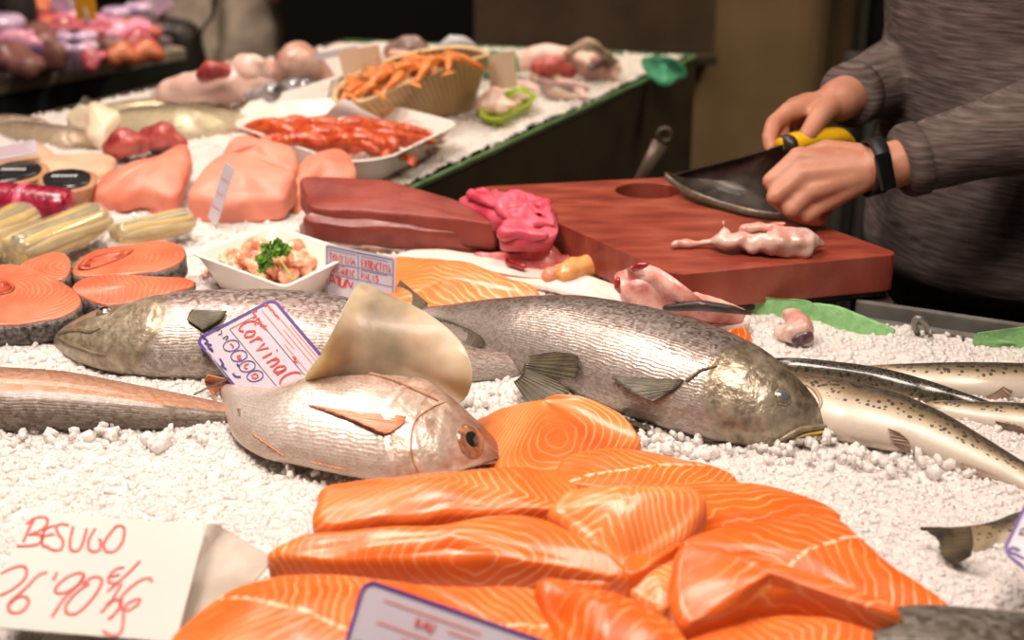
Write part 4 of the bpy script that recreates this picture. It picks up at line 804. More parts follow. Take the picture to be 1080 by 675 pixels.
# blank backs of cards further off and small tags
def tagc(lab, A, B, D, mat=m_card, r=.002, marks=None):
    k = Card('price_tag', lab, A, B, D, mat, r)
    if marks: k.lines('printed_lines', marks, [(.1, .25, .9, .25), (.1, .5, .8, .5), (.1, .75, .9, .75)], .0014)
    return k
A = W(237, 171, .085); tagc('narrow white tag standing slanted before the middle pink fillet', A, W(219, 230, .01), W(247, 178, .082), marks=m_redp)
A = W(-10, 156, .05); tagc('pink lettered white tag lying at the far left edge', A, W(-8, 170, .045), W(37, 147, .055), marks=m_red)
m_back = simple('card_back', (222, 196, 166), (216, 188, 158), 6, .5)
A = W(356, 54, .12); tagc('blank beige card back standing behind the langoustines', A, WY(362, 80, A[1]), WY(399, 47, A[1]), m_back)
A = W(331, 57, .11); tagc('white card edge lying left of the blank beige card', A, WY(334, 64, A[1]), WY(376, 48, A[1] + .02), m_card)
A = W(514, 57, .10); tagc('blank beige card back standing in the green rimmed dish', A, WY(517, 96, A[1]), WY(543, 53, A[1]), m_back)
# ---------------------------------------------------------------- cutting board, knife, tools, scraps
bt = .055
C4 = [W(503, 197, bt), W(712, 290, bt), W(951, 268, bt), W(722, 186, bt)]
bo = np.array(C4)[:, :2]
if np.sum(bo[:, 0] * np.roll(bo[:, 1], -1) - np.roll(bo[:, 0], -1) * bo[:, 1]) < 0: bo = bo[::-1]
def rpoly(pl, r, n=6):
    out = []; N = len(pl)
    for i in range(N):
        a, b, c = pl[i - 1], pl[i], pl[(i + 1) % N]; d1, d2 = unit(a - b), unit(c - b); p, q = b + d1 * r, b + d2 * r
        out += [(1 - t) ** 2 * p + 2 * t * (1 - t) * b + t * t * q for t in np.linspace(0, 1, n)]
    return out
m, nt, b = new_mat('red_board'); setp(b, .42, coat=.15)
tc = node(nt, 'ShaderNodeTexCoord'); n1 = node(nt, 'ShaderNodeTexNoise', i_Scale=14, i_Detail=5); mp = node(nt, 'ShaderNodeMapping'); mp.inputs['Scale'].default_value = (1, 3, 1)
nt.links.new(tc.outputs['Object'], mp.inputs[0]); nt.links.new(mp.outputs[0], n1.inputs['Vector'])
nt.links.new(ramp(nt, n1.outputs[0], [(.3, (116, 42, 31)), (.52, (142, 62, 46)), (.75, (162, 86, 66))]).outputs[0], b.inputs['Base Color'])
n2 = node(nt, 'ShaderNodeTexNoise', i_Scale=200, i_Detail=4); nt.links.new(tc.outputs['Object'], n2.inputs['Vector']); bump(nt, b, n2.outputs[0], .15, .002); m_bd = m
board = thing('cutting_board', 'thick reddish brown cutting board with an oval grip hole', 'cutting board', (bo[:, 0].mean(), bo[:, 1].mean(), ICE + bt - .042))
hl = np.array([W(683 + 34 * math.cos(q) + 3 * math.sin(q), 201 + 8.5 * math.sin(q), bt)[:2] for q in np.linspace(0, 2 * math.pi, 48, endpoint=False)])
import mathutils
ob = np.array(rpoly(bo, .018)); nb_ = len(ob)
if np.sum(hl[:, 0] * np.roll(hl[:, 1], -1) - np.roll(hl[:, 0], -1) * hl[:, 1]) < 0: hl = hl[::-1]
z1, z0 = ICE + bt, ICE + bt - .042
tri = mathutils.geometry.delaunay_2d_cdt([Vector(p) for p in ob] + [Vector(p) for p in hl], [], [list(range(nb_)), list(range(nb_, nb_ + len(hl)))[::-1]], 0, 1e-6)
tv, _, tf = tri[0], tri[1], tri[2]
hc = hl.mean(0)
def in_hole(f):
    c = sum((Vector(tv[i]) for i in f), Vector((0, 0))) / len(f); return inside(np.array([c[:]]), [tuple(p) for p in hl])[0]
tf = [f for f in tf if not in_hole(f)]
n_ = len(tv); V = [(p[0], p[1], z1) for p in tv] + [(p[0], p[1], z0) for p in tv]
F = [tuple(f) for f in tf] + [tuple(i + n_ for i in f[::-1]) for f in tf]
F += [(i, i + n_, (i + 1) % nb_ + n_, (i + 1) % nb_) for i in range(nb_)]; nh = len(hl)
F += [(nb_ + (i + 1) % nh, nb_ + (i + 1) % nh + n_, nb_ + i + n_, nb_ + i) for i in range(nh)]
MB().add(V, F).build('slab', m_bd, board, False, .006, 3)
# dark stand that carries the board over the inner corner
sc_ = bo.mean(0); sp = [sc_ + (p - sc_) * .9 for p in bo]
stand = thing('board_stand', 'dark metal stand under the red cutting board', 'stand', (sc_[0], sc_[1], 0))
MB().prism([sc_ + (p - sc_) * .96 for p in bo], z0 - .012, z0 - .001).build('top_frame', M_['blacksteel'], stand, False, .004)
sp = [q for q in [sc_ + (p - sc_) * f for f in (.9, .45) for p in bo] if not inside(np.array([q]), inset(poly, -.04))[0]]
for p in sp: MB().box((p[0], p[1], (z0 - .012) / 2), (.04, .04, z0 - .012)).build('leg', M_['blacksteel'], stand, False, .003)
# dark cabinet right of the stand, hoses and pipe behind it
tool = thing('tap_lever', 'grey metal lever with a holed end rising behind the cutting board', 'lever', WY(670, 300, 2.12))
p0, p1 = WY(668, 205, 2.05), WY(697, 150, 2.05)
MB().tube([p0 + (p0 - p1) * 1.0, p0, p1 * .5 + p0 * .5, p1], [.010, .010, .011, .013], 12, .6, up=(0, 1, 0)).build('shaft', simple('dull_metal', (112, 96, 84), (92, 78, 68), 20, .4, metal=.4), tool)
q = p1 + unit(p1 - p0) * .012; ang = np.linspace(0, 2 * math.pi, 24, endpoint=False); e1 = unit(p1 - p0); e2 = np.array([e1[2], 0, -e1[0]])
MB().loft([np.vstack([q + r * (np.cos(a) * e1 + np.sin(a) * e2) + [0, y, 0] for r, y in ((.013, -.006), (.006, -.006), (.006, .006), (.013, .006))]) for a in list(ang) + [ang[0]]], False).build('holed_end', M_['blacksteel'], tool)
base = [WY(668, 205, 2.05) + (p0 - p1) * 1.0]
MB().loft([[(base[0][0] + .03 * math.cos(a), base[0][1] + .03 * math.sin(a), z) for a in ang] for z in (0, base[0][2] + .0)]).build('post', M_['blacksteel'], tool)
for x in (880, 905, 932):
    k = WY(x, 220, 2.35); pp = thing('drain_pipe', ['dark pipe behind the cutting board, the left one', 'dark pipe behind the cutting board, the middle one', 'dark pipe behind the cutting board, the one beside the jeans'][(x - 880) // 25], 'pipe', (k[0], k[1], 0), 'dark pipes behind the cutting board')
    MB().tube([(k[0], k[1], 0), (k[0], k[1], .4), (k[0] + .01, k[1], .98)], .016, 14).build('pipe', simple('pipe_paint', (34, 30, 22), rough=.7), pp); MB().tube([(k[0], k[1], .5), (k[0], k[1], .53)], .021, 14).build('collar', M_['dark'], pp)
# steel hook on the gutter
g = W(968, 352, .0); hk = thing('steel_hook', 'bent steel wire hook standing on the gutter at the right', 'hook', g)
MB().tube(cr([W(968, 352, 0), W(964, 343, .012), W(966, 336, .022), W(972, 337, .022), W(977, 344, .012), W(978, 354, -.004)], 30), .0032, 10).build('wire', M_['steel'], hk)
MB().ell(W(978, 354, -.004), (.006, .006, .004)).build('foot', M_['steel'], hk)
# green mats over the edge
gm = slab('green_mat', [(772, 314, .012), (800, 312, .02), (850, 316, .022), (890, 324, .02), (920, 334, .016), (946, 346, .01), (930, 352, .002), (880, 346, .0), (830, 336, .0), (785, 326, .002)], .012, M_['greenmat'], seed=61, dome=.012, rnd=.006, amp=.004); tag(gm, 'pale green rounded mat along the counter edge below the cutting board', 'mat')
gm = slab('green_mat', [(1026, 352, .012), (1050, 347, .018), (1085, 346, .02), (1130, 350, .02), (1140, 362, .01), (1090, 362, .006), (1050, 358, .006)], .012, M_['greenmat'], seed=62, dome=.01, rnd=.006); tag(gm, 'pale green mat at the right edge behind the steel gutter', 'mat')
m_gn = simple('green_net', (64, 150, 112), (96, 182, 140), 90, .4, bmp=.5, bscale=300)
gn = slab('green_cloth', [(676, 62, .03), (692, 54, .05), (706, 58, .045), (724, 70, .02), (716, 78, .008), (700, 84, .004), (686, 76, .01)], .012, m_gn, seed=63, dome=.012, amp=.006); tag(gn, 'green plastic cloth bunched on the far right counter corner', 'cloth')
gn = slab('green_cloth', [(508, 58, .05), (518, 52, .055), (540, 52, .055), (546, 60, .045), (530, 66, .03), (512, 66, .03)], .03, m_gn, seed=64, dome=.01, amp=.004); tag(gn, 'green plastic cloth behind the blank card in the green dish', 'cloth')
# knife
m_bl = simple('blade', (78, 68, 62), (50, 44, 40), 40, .34, metal=.25, bmp=.1, bscale=80)
m_ye = simple('yellow_handle', (226, 178, 16), (214, 164, 10), 30, .35, coat=.2)
YK = 1.67
kn = thing('knife', 'broad fish knife with a yellow handle held over the cutting board', 'knife', WY(790, 205, YK))
bp = [WY(x, y, yy) for x, y, yy in ((699, 186, 1.715), (740, 176, 1.685), (790, 163, 1.645), (832, 150, 1.615), (846, 176, 1.598), (838, 229, 1.585), (818, 230, 1.588), (790, 226, 1.60), (760, 218, 1.625), (730, 207, 1.655), (712, 197, 1.69))]
bp = even(np.array(bp), 90, True); nK = unit(np.cross(bp[0] - bp[45], bp[20] - bp[45])); cK = bp.mean(0)
MB().loft([bp - nK * .0004, cK + (bp - cK) * .93 - nK * .0014, cK + (bp - cK) * .93 + nK * .0014, bp + nK * .0004]).build('blade', m_bl, kn)
eg = even(cr(np.array([WY(x, y, yy) for x, y, yy in ((700, 187, 1.713), (712, 197, 1.69), (730, 207, 1.655), (760, 218, 1.625), (790, 226, 1.60), (818, 230, 1.588), (838, 229, 1.585))]), 60), 50)
MB().loft([eg + [0, -.0006, -.0004], eg + [.001, -.0022, .007], eg + [.001, .0022, .007], eg + [0, .0006, -.0004]], False).build('cutting_edge', simple('ground_steel', (128, 114, 98), (96, 84, 72), 90, .35, metal=.4), kn)
hp = [WY(824, 152, 1.62), WY(838, 151, 1.635), WY(856, 147, 1.65), WY(874, 145, 1.665), WY(886, 145, 1.675), WY(896, 152, 1.685)]
MB().tube(cr(hp, 30), [.010, .017, .015, .016, .015, .010], 16, .75).build('handle', m_ye, kn)
MB().tube([WY(826, 152, 1.618), WY(832, 151.5, 1.623)], [.013, .016], 16, .7).build('bolster', m_bl, kn)
# scraps: on the board, on the paper
m_of = simple('fish_scrap_pink', (206, 120, 104), (226, 190, 178), 34, .3, coat=.4, sss=.25, bmp=.2, bscale=120)
m_ofw = simple('fish_scrap_pale', (196, 140, 126), (224, 200, 188), 50, .3, coat=.4, sss=.25)
m_rose = simple('rose_flesh', (192, 58, 82), (216, 96, 116), 26, .42, coat=.2, sss=.2, bmp=.3, bscale=80)
m_blood = simple('blood_red', (140, 24, 26), (176, 52, 48), 60, .25, coat=.5)
sc1 = thing('fish_scrap', 'pale fish head scrap lying on the cutting board below the knife', 'fish scrap', W(790, 262, bt))
mb = MB(); B_ = lambda x, y, h: W(x, y, bt + h)
mb.chain([B_(796, 258, .012), B_(822, 254, .017), B_(848, 256, .015), B_(864, 257, .01)], [.010, .017, .015, .007]); mb.chain([B_(796, 258, .012), B_(780, 254, .014), B_(766, 254, .014), B_(752, 256, .007), B_(734, 257, .005), B_(712, 258, .005)], [.012, .009, .010, .005, .0055, .004]); mb.chain([B_(768, 252, .014), B_(764, 240, .022), B_(763, 232, .028)], [.008, .004, .002]); mb.chain([B_(780, 256, .01), B_(800, 264, .005), B_(816, 264, .004)], [.008, .005, .002])
mb.melt('flesh', m_ofw, sc1, .0022, 4, .005, 70)
mb = MB(); mb.chain([B_(784, 243, .02), B_(800, 240, .022), B_(820, 241, .024), B_(830, 243, .022)], [.006, .007, .006, .004]); mb.chain([B_(806, 239, .022), B_(826, 236, .026)], [.004, .003]); mb.melt('red_gills', m_of, sc1, .002, 4, .002, 80)
# crumpled rose-coloured flesh (soft folded cloth-like skin)
rs = thing('pink_cloth', 'crumpled rose pink cloth between the tuna loin and the cutting board', 'cloth', W(540, 252))
def crumple(name, outline, hmax, mat, parent, seed, fr=32, N=80, drop=.004):
    P = np.array([W(x, y, h) for x, y, h in outline]); P = even(cr(P, 300, True), N, True); C = P.mean(0); off = Vector((seed, seed * 2, 0)); rings = []
    for s in (1, .97, .9, .8, .7, .6, .5, .4, .3, .2, .1, .03):
        r = C + (P - C) * s
        for q in r:
            k = noise.ridged_multi_fractal(Vector(q) * fr + off, 1, 2, 3, 1, 2); q[2] += hmax * (1 - s ** 3) * (.25 + .5 * k) ; q[:2] += np.array([noise.noise(Vector(q) * fr + off), noise.noise(Vector(q) * fr - off)]) * .004 * (1 - s)
        rings.append(r)
    bot = [C + (P - C) * s - [0, 0, drop] for s in (.03, .5, .9)]
    return MB().loft(bot + rings).build(name, mat, parent)
crumple('cloth', [(484, 212, .056), (496, 204, .062), (505, 198, .068), (525, 205, .066), (545, 201, .07), (556, 205, .068), (580, 213, .066), (586, 228, .062), (588, 246, .056), (570, 252, .052), (540, 253, .05), (526, 250, .05), (530, 236, .056), (512, 226, .056)], .016, m_rose, rs, 3, 40, drop=.018)
mb = MB()
for a, b_, r in (((498, 206, .068), (528, 220, .068), .008), ((528, 220, .068), (574, 216, .07), .009), ((574, 216, .07), (582, 236, .064), .008), ((536, 238, .062), (580, 234, .066), .008), ((534, 246, .056), (574, 248, .056), .010), ((512, 204, .07), (540, 234, .066), .007), ((548, 208, .072), (566, 224, .07), .007)): mb.cone(W(*a), W(*b_), r, r * .6)
mb.melt('fold', m_rose, rs, .003, 6, .003, 60)
# white paper under the scraps
pw = slab('white_paper', [(418, 272, .012), (440, 262, .014), (500, 266, .012), (560, 274, .01), (620, 290, .012), (680, 306, .012), (740, 320, .014), (790, 336, .012), (770, 348, .006), (720, 340, .006), (660, 322, .006), (600, 308, .006), (520, 292, .006), (450, 280, .006)], .006, simple('wet_paper', (236, 222, 212), (228, 206, 194), 26, .5), seed=70, dome=.002, rnd=.003, amp=.003); tag(pw, 'white wet paper under the fish scraps behind the right corvina', 'paper')
def scrap(lab, chains, mat, extra=None, name='fish_scrap', vox=.0026):
    x, y, h, _ = chains[0][0]; t = thing(name, lab, 'fish scrap', W(x, y, 0)); mb = MB()
    for ch in chains: mb.chain([W(q[0], q[1], q[2]) for q in ch], [q[3] for q in ch])
    mb.melt('flesh', mat, t, vox, 5, .003, 70)
    for nm, ch2, m2 in extra or []:
        mb = MB()
        for ch in ch2: mb.chain([W(q[0], q[1], q[2]) for q in ch], [q[3] for q in ch])
        mb.melt(nm, m2, t, vox, 4, .002, 80)
    return t
m_gill = simple('pink_gills', (200, 84, 92), (228, 150, 148), 60, .28, coat=.5, sss=.2, bmp=.3, bscale=160)
scrap('bright pink gill scrap below the rose cloth', [[(560, 273, .016, .012), (572, 262, .028, .012), (580, 268, .024, .012), (586, 277, .014, .009)], [(560, 273, .016, .012), (548, 277, .014, .009), (530, 272, .014, .007), (512, 270, .012, .005), (500, 268, .012, .003)], [(548, 279, .012, .009), (580, 281, .012, .010), (608, 274, .012, .007), (612, 268, .012, .003)]], m_gill, [('blood', [[(536, 276, .019, .005), (552, 281, .018, .004)]], m_blood)])
m_roe = simple('yellow_roe', (204, 140, 78), (220, 166, 106), 60, .35, coat=.35, sss=.2, bmp=.15, bscale=140)
scrap('yellow roe lobe lying on the white paper', [[(596, 290, .016, .013), (604, 284, .018, .015), (622, 281, .018, .014), (636, 288, .012, .008)]], m_roe, [('second_lobe', [[(580, 292, .013, .011), (590, 288, .014, .011)]], simple('pink_roe', (206, 132, 96), (216, 148, 112), 60, .35, coat=.3, sss=.2))], 'fish_roe')
m_sk2 = simple('pink_skin', (196, 104, 96), (228, 184, 172), 46, .3, coat=.4, sss=.3, bmp=.35, bscale=110)
sk = thing('fish_skin', 'torn pink fish skin draped before the cutting board with a dark fin end', 'fish scrap', W(700, 322))
crumple('skin', [(648, 290, .046), (660, 284, .056), (674, 278, .064), (690, 281, .066), (705, 289, .064), (720, 300, .056), (735, 312, .044), (748, 321, .034), (775, 322, .032), (788, 330, .022), (760, 330, .02), (730, 325, .02), (700, 325, .02), (670, 318, .024), (654, 304, .036)], .007, m_sk2, sk, 9, 40, drop=.02)
mb = MB(); mb.chain([W(682, 279, .07), W(674, 281, .066), W(668, 284, .062)], [.003, .006, .003]); mb.chain([W(652, 294, .052), W(650, 302, .044), W(653, 308, .036)], [.003, .005, .003]); mb.melt('bloody_tip', m_blood, sk, .0025, 4, .002, 80)
mb = MB(); mb.chain([W(702, 325, .026), W(740, 322, .036), W(770, 326, .032), W(792, 331, .024)], [.004, .006, .005, .002]); mb.melt('dark_fin', simple('dark_fin', (70, 58, 52), (48, 40, 38), 60, .35, coat=.3), sk, .002, 4)
o = slab('salmon_scrap', [(764, 350, .016), (774, 342, .02), (786, 342, .018), (792, 352, .012), (786, 360, .006), (772, 358, .008)], .012, SA[0], seed=72, shift=.5); tag(o, 'small orange salmon scrap on the ice behind the right corvina head', 'salmon scrap')
scrap('whitish fish scrap with a dark spot on the ice below the green mat', [[(834, 352, .014, .010), (848, 346, .02, .011), (838, 336, .02, .010), (828, 330, .018, .006)], [(834, 352, .014, .010), (852, 358, .008, .008)], [(826, 354, .008, .008), (822, 348, .01, .006)]], m_ofw, [('dark_spot', [[(840, 358, .010, .006), (852, 354, .014, .007), (846, 361, .007, .005)]], simple('dark_eye', (60, 50, 64), (120, 80, 86), 120, .25, coat=.4))])
# ---------------------------------------------------------------- trays, prawns and the far run of the counter
m_wt = simple('white_tray', (238, 230, 220), (232, 224, 214), 6, .35, coat=.2)
def round4(c, r=.25, n=6):
    return rpoly([np.asarray(p) for p in c], r, n)
def tray(name, lab, cat, corners, h, mat, wall=.003, lip=.004, foot=.75, r=.02, base=0.0, lipmat=None, wall_sub=None):
    "corners: pixels of the rim at height h (px, py) or (px, py, h)"
    P = [W(*(q if len(q) == 3 else (*q, h))) for q in corners]; P = np.array(rpoly(P, r)); C = P.mean(0)
    bot = C + (P - C) * foot; bot[:, 2] = ICE + base + .002
    out = unit
    d = (P - C); d[:, 2] = 0; d /= np.linalg.norm(d, axis=1)[:, None]
    t = thing(name, lab, cat, (C[0], C[1], ICE + base))
    MB().loft([bot, bot * .35 + P * .65, P, P + d * lip, P + d * lip + [0, 0, .0022], P - d * wall * .6 + [0, 0, .0022], P - d * wall * 1.2, bot * .35 + P * .65 - d * wall, bot - d * wall + [0, 0, wall]], True).build('tray_shell', mat, t, True, .0008, 2)
    return t, C, bot
tray('shrimp_tray', 'small square white tray of peeled prawns with a parsley sprig', 'tray', [(203, 268, .04), (300, 304, .04), (374, 268, .04), (288, 240, .04)], .04, m_wt, foot=.74, r=.014)
m_pr = simple('peeled_prawn', (222, 136, 96), (240, 192, 164), 140, .3, coat=.35, sss=.3, stops=(.4, .62), rad=(.006, .003, .002))
def curl_prawn():
    n = 46; q = np.linspace(0, 1, n); a = 5.0 * q - .6; R = .011 + .002 * q; p = np.stack([R * np.cos(a), R * np.sin(a), .003 * np.sin(q * 6)], 1)
    r = (.0062 * (1 - q) ** .6 + .0012) * (1 + .09 * np.abs(np.sin(q * 7 * math.pi))); r[0] = .002; r[1] = .004
    t = thing('peeled_prawn', None, 'prawn', (0, 0, 0)); MB().tube(p, r, 14, up=(0, 0, 1)).build('flesh', m_pr, t)
    e = p[-1]; d = unit(p[-1] - p[-4]); s = np.cross(d, (0, 0, 1)); mb = MB()
    for k in (-1, 0, 1): mb.tube([e, e + d * .004 + s * k * .003, e + d * .008 + s * k * .005], [.001, .0016, .0006], 6, .5)
    mb.build('tail_fan', simple('prawn_tail', (206, 96, 60), (226, 130, 90), 200, .3, coat=.3), t); return t
pr0 = curl_prawn(); GP = 'peeled prawns in the square white tray'
spots = [(238, 280, .012, .3), (256, 285, .014, 2.2), (276, 289, .014, 4.0), (297, 292, .014, 5.2), (312, 287, .014, 1.0), (326, 279, .016, 2.9), (342, 274, .014, 4.4), (246, 275, .022, 1.5), (264, 276, .026, 5.6), (284, 280, .026, 3.3), (303, 281, .026, .2), (318, 272, .024, 4.8), (334, 268, .022, 2.0), (270, 269, .026, .9), (252, 270, .018, 3.9), (290, 271, .032, 2.5), (306, 267, .026, 5.0), (340, 281, .012, .7), (288, 296, .013, 1.9), (228, 283, .011, 5.1)]
for i, (x, y, h, a) in enumerate(spots):
    o = pr0 if i == 0 else copy_tree(pr0); o.location = W(x, y, h); o.rotation_euler = (.5 * math.sin(i * 2.1), .5 * math.cos(i * 1.7) - .3, a); o.scale = (1.12,) * 3
    tag(o, 'curled peeled orange prawn in the square white tray', 'prawn', GP)
pa = thing('parsley', 'green curly parsley sprig lying on the peeled prawns', 'parsley', W(294, 285, .036))
m_pa = simple('parsley_green', (62, 116, 26), (112, 160, 48), 160, .5); m_ps = simple('parsley_stem', (150, 178, 84), rough=.45)
stem_ = cr([W(309, 296, .032), W(302, 284, .042), W(294, 272, .05), (W(288, 264, .056))], 20); MB().tube(stem_, [.0014, .0010], 8).build('stem', m_ps, pa)
for k, (x, y, h) in enumerate([(278, 270, .052), (284, 262, .056), (292, 258, .06), (300, 262, .058), (280, 277, .048), (274, 274, .048), (286, 266, .062), (296, 266, .05), (277, 282, .042)]):
    c = W(x, y, h); mb = MB(); rg_ = np.random.default_rng(k)
    for j in range(9):
        e = c + (rg_.random(3) - .5) * [.014, .012, .010]; q = unit(rg_.random(3) - .5); s_ = unit(np.cross(q, rg_.random(3) - .5)); tt = np.cross(q, s_)
        ring = [e + s_ * math.cos(a) * .0042 * (1 + .3 * math.cos(3 * a)) + tt * math.sin(a) * .0034 * (1 + .3 * math.cos(3 * a)) + q * .0012 * math.sin(2 * a) for a in np.linspace(0, 6.283, 16, endpoint=False)]
        mb.loft([np.array(ring) - q * .0004, np.array(ring) + q * .0004])
    mb.build('leaf', m_pa, pa, False)

# whole red prawns and langoustines
m_rp = simple('red_prawn_shell', (176, 50, 24), (206, 100, 52), 70, .28, coat=.45, bmp=.2, bscale=200); m_rl = simple('prawn_leg', (204, 78, 44), rough=.4)
m_lg = simple('langoustine_shell', (214, 108, 40), (232, 146, 76), 60, .32, coat=.35, bmp=.2, bscale=180); m_ll = simple('langoustine_leg', (224, 150, 92), rough=.4)
def whole_prawn(name, cat, ms, ml, L=.11, claws=False):
    t = thing(name, None, cat, (0, 0, 0)); n = 60; q = np.linspace(0, 1, n)
    x = (q - .4) * L; z = -.020 * (q - .35) ** 2 / .4; p = np.stack([x, .006 * np.sin(q * 3), z], 1)
    seg = 1 + .10 * np.abs(np.sin(np.clip((q - .38) / .62, 0, 1) * 6 * math.pi)) * (q > .38)
    r = np.interp(q, [0, .06, .2, .36, .42, .8, .95, 1], [.0012, .006, .0098, .0105, .0092, .006, .004, .0026]) * seg * L / .11 * 1.35
    h = 24; MB().tube(p[:h], r[:h], 16, 1.1).build('head_shell', ms, t); MB().tube(p[h - 2:], r[h - 2:], 16, 1.05).build('tail_shell', ms, t)
    e = p[-1]
    mb = MB()
    for k in (-2, -1, 0, 1, 2): mb.tube([e, e + [.010, k * .004, -.001], e + [.020, k * .0065, -.003]], [.0014, .0034, .001], 8, .3)
    mb.build('tail_fan', ms, t)
    for s_ in (-1, 1):
        MB().tube(cr([p[3] + [0, s_ * .002, .002], p[3] + [-.03, s_ * .012, .012], p[3] + [-.045, s_ * .02, .004], p[3] + [-.04, s_ * .03, -.004]], 30), [.0009, .0004], 6).build('antenna', ml, t)
        MB().ell(p[5] + [-.002, s_ * .0055, .004], (.0018,) * 3).build('eye', M_['pupil'], t)
        for k in range(4):
            b_ = p[14 + k * 3] + [0, s_ * .006, -.004]; MB().tube(cr([b_, b_ + [-.004, s_ * .012, -.002], b_ + [-.012, s_ * .02, -.010]], 12), [.0014, .0008], 6).build('walking_leg', ml, t)
        if claws:
            b_ = p[10] + [0, s_ * .006, -.002]; MB().tube(cr([b_, b_ + [-.02, s_ * .012, .002], b_ + [-.045, s_ * .010, .002], b_ + [-.072, s_ * .004, 0]], 24), [.002, .0034, .0048, .001], 10, .8).build('claw', ms, t)
    return t
rp0 = whole_prawn('red_prawn', 'prawn', m_rp, m_rl, .105)
tray('prawn_tray', 'oblong white tray heaped with whole orange red prawns', 'tray', [(245, 132, .04), (362, 172, .044), (408, 168, .044), (484, 131, .044), (380, 104, .05), (300, 108, .044)], .044, m_wt, foot=.8, r=.03)
rpos = [(284, 137, .03, 3.3), (300, 138, .034, 2.9), (330, 137, .04, 3.0), (298, 149, .028, .2), (325, 148, .038, 2.8), (350, 141, .044, .25), (372, 138, .046, 2.7), (362, 150, .042, -.35), (388, 150, .044, -.4), (350, 160, .03, 2.5), (386, 161, .034, -.3), (410, 152, .038, 2.4), (428, 147, .036, .6), (404, 141, .046, 2.6), (432, 142, .034, .5), (430, 138, .038, .3), (444, 136, .034, .7), (418, 160, .028, .6), (318, 157, .026, -.3), (366, 130, .046, 2.9), (340, 130, .044, 3.1), (280, 133, .034, 3.0), (436, 143, .028, .5), (424, 152, .028, .55), (306, 131, .036, 3.2), (398, 133, .046, 2.8)]
for i, (x, y, h, a) in enumerate(rpos):
    o = rp0 if i == 0 else copy_tree(rp0); y = min(y, 151); x = min(x, 428 + 6 * math.sin(i * 7) - (y - 130) * .8); x = max(x, 288); o.location = W(x, y, h + .012); o.rotation_euler = (.6 * math.sin(i * 1.9), .15 * math.cos(i * 2.3), a + .35 * math.sin(i * 5)); o.scale = (.86,) * 3
    tag(o, 'whole orange red prawn heaped in the oblong white tray', 'prawn', 'whole red prawns in the oblong white tray')
# paper flap over the prawns
fl = sheet('white_paper', [W(338, 128, .05), W(352, 112, .075), (W(364, 105, .085)), W(384, 117, .07), W(412, 131, .052), W(404, 134, .046), W(382, 124, .058), W(362, 115, .07), W(350, 122, .06)], .003, m_paper, thick=.0015); tag(fl, 'folded white paper edge poking up over the red prawns', 'paper')
# woven basket with langoustines
m_bk, nt, b = new_mat('basket_weave'); setp(b, .5)
uvx = sep(nt, uvn(nt, 'uv')); a_ = mth(nt, 'SINE', mth(nt, 'MULTIPLY', uvx[0], 6.283 * 62)); c_ = mth(nt, 'SINE', mth(nt, 'MULTIPLY', uvx[1], 6.283 * 12))
ch_ = mth(nt, 'MULTIPLY', mth(nt, 'GREATER_THAN', a_, -.1), mth(nt, 'GREATER_THAN', c_, -.2))
nt.links.new(mix(nt, ch_, lin((206, 174, 126)), lin((150, 112, 72))), b.inputs['Base Color']); bump(nt, b, mth(nt, 'MULTIPLY', ch_, -1), .6, .003)
top = [W(354, 106, .07), W(384, 107, .075), W(440, 83, .092), W(490, 66, .102), W(515, 57, .106), W(480, 50, .106), W(420, 60, .096), W(364, 86, .08)]
top = even(cr(np.array(top), 200, True), 96, True); Cb = top.mean(0)
bot = [W(382, 134, .004), W(430, 133, .004), W(468, 124, .004), W(502, 112, .004), W(476, 104, .004), W(430, 108, .004), W(392, 120, .004)]
bot = even(cr(np.array(bot), 200, True), 96, True)
ai = lambda P: np.argmin(P[:, 0]); top = np.roll(top, -ai(top), 0); bot = np.roll(bot, -ai(bot), 0)
bk = thing('basket', 'beige woven plastic basket full of orange langoustines', 'basket', (bot[:, 0].mean(), bot[:, 1].mean(), ICE))
def ringclose(r): return np.vstack([r, r[:1]])
rr_ = [ringclose(bot + (top - bot) * q) for q in np.linspace(0, 1, 14)]; vv = np.vstack(rr_); uu = np.array([[j / 96, i / 13] for i in range(14) for j in range(97)])
d = top - Cb; d[:, 2] = 0; d /= np.linalg.norm(d, axis=1)[:, None]
inn = [ringclose(bot + (top - bot) * q - d * .004) for q in np.linspace(1, 0, 14)]; vi = np.vstack(inn); ui = np.array([[j / 96, 1 - i / 13] for i in range(14) for j in range(97)])
nv = len(vv); f_ = grid_faces(28, 97); f_.append(tuple(range(96))[::-1]); f_.append(tuple(nv + 13 * 97 + j for j in range(96)))
link('woven_wall', mesh(np.vstack([vv, vi]), f_, {'uv': np.vstack([uu, ui])}), m_bk, bk)
m_rim = simple('basket_rim', (214, 186, 140), (202, 172, 126), 40, .45)
MB().loft([ringclose(np.array(q))[:-1] for q in (top - d * .005, top + [0, 0, .004], top + d * .004, top - [0, 0, .004], top - d * .005)], False).build('rim', m_rim, bk)
lg0 = whole_prawn('langoustine', 'langoustine', m_lg, m_ll, .088)
lpos = [(368, 99, .075, 2.9), (380, 97, .08, .4), (392, 92, .086, 2.9), (404, 87, .092, .5), (418, 82, .098, 2.9), (432, 77, .102, .5), (446, 72, .106, 2.9), (458, 69, .108, .6), (470, 65, .11, .5), (482, 64, .112, 1.3), (390, 84, .09, 2.8), (412, 76, .10, .4), (368, 91, .082, .3), (438, 67, .106, 2.7)]
for i, (x, y, h, a) in enumerate(lpos):
    o = lg0 if i == 0 else copy_tree(lg0); o.location = W(x, y - 4, h + .004); o.rotation_euler = (.7 * math.sin(i * 2.7), .2 * math.cos(i * 1.3), (1.1 if i % 2 else -2.0) + .45 * math.sin(i * 3.3)); o.scale = (.86,) * 3
    tag(o, 'orange langoustine heaped in the beige woven basket', 'langoustine', 'langoustines in the woven basket')
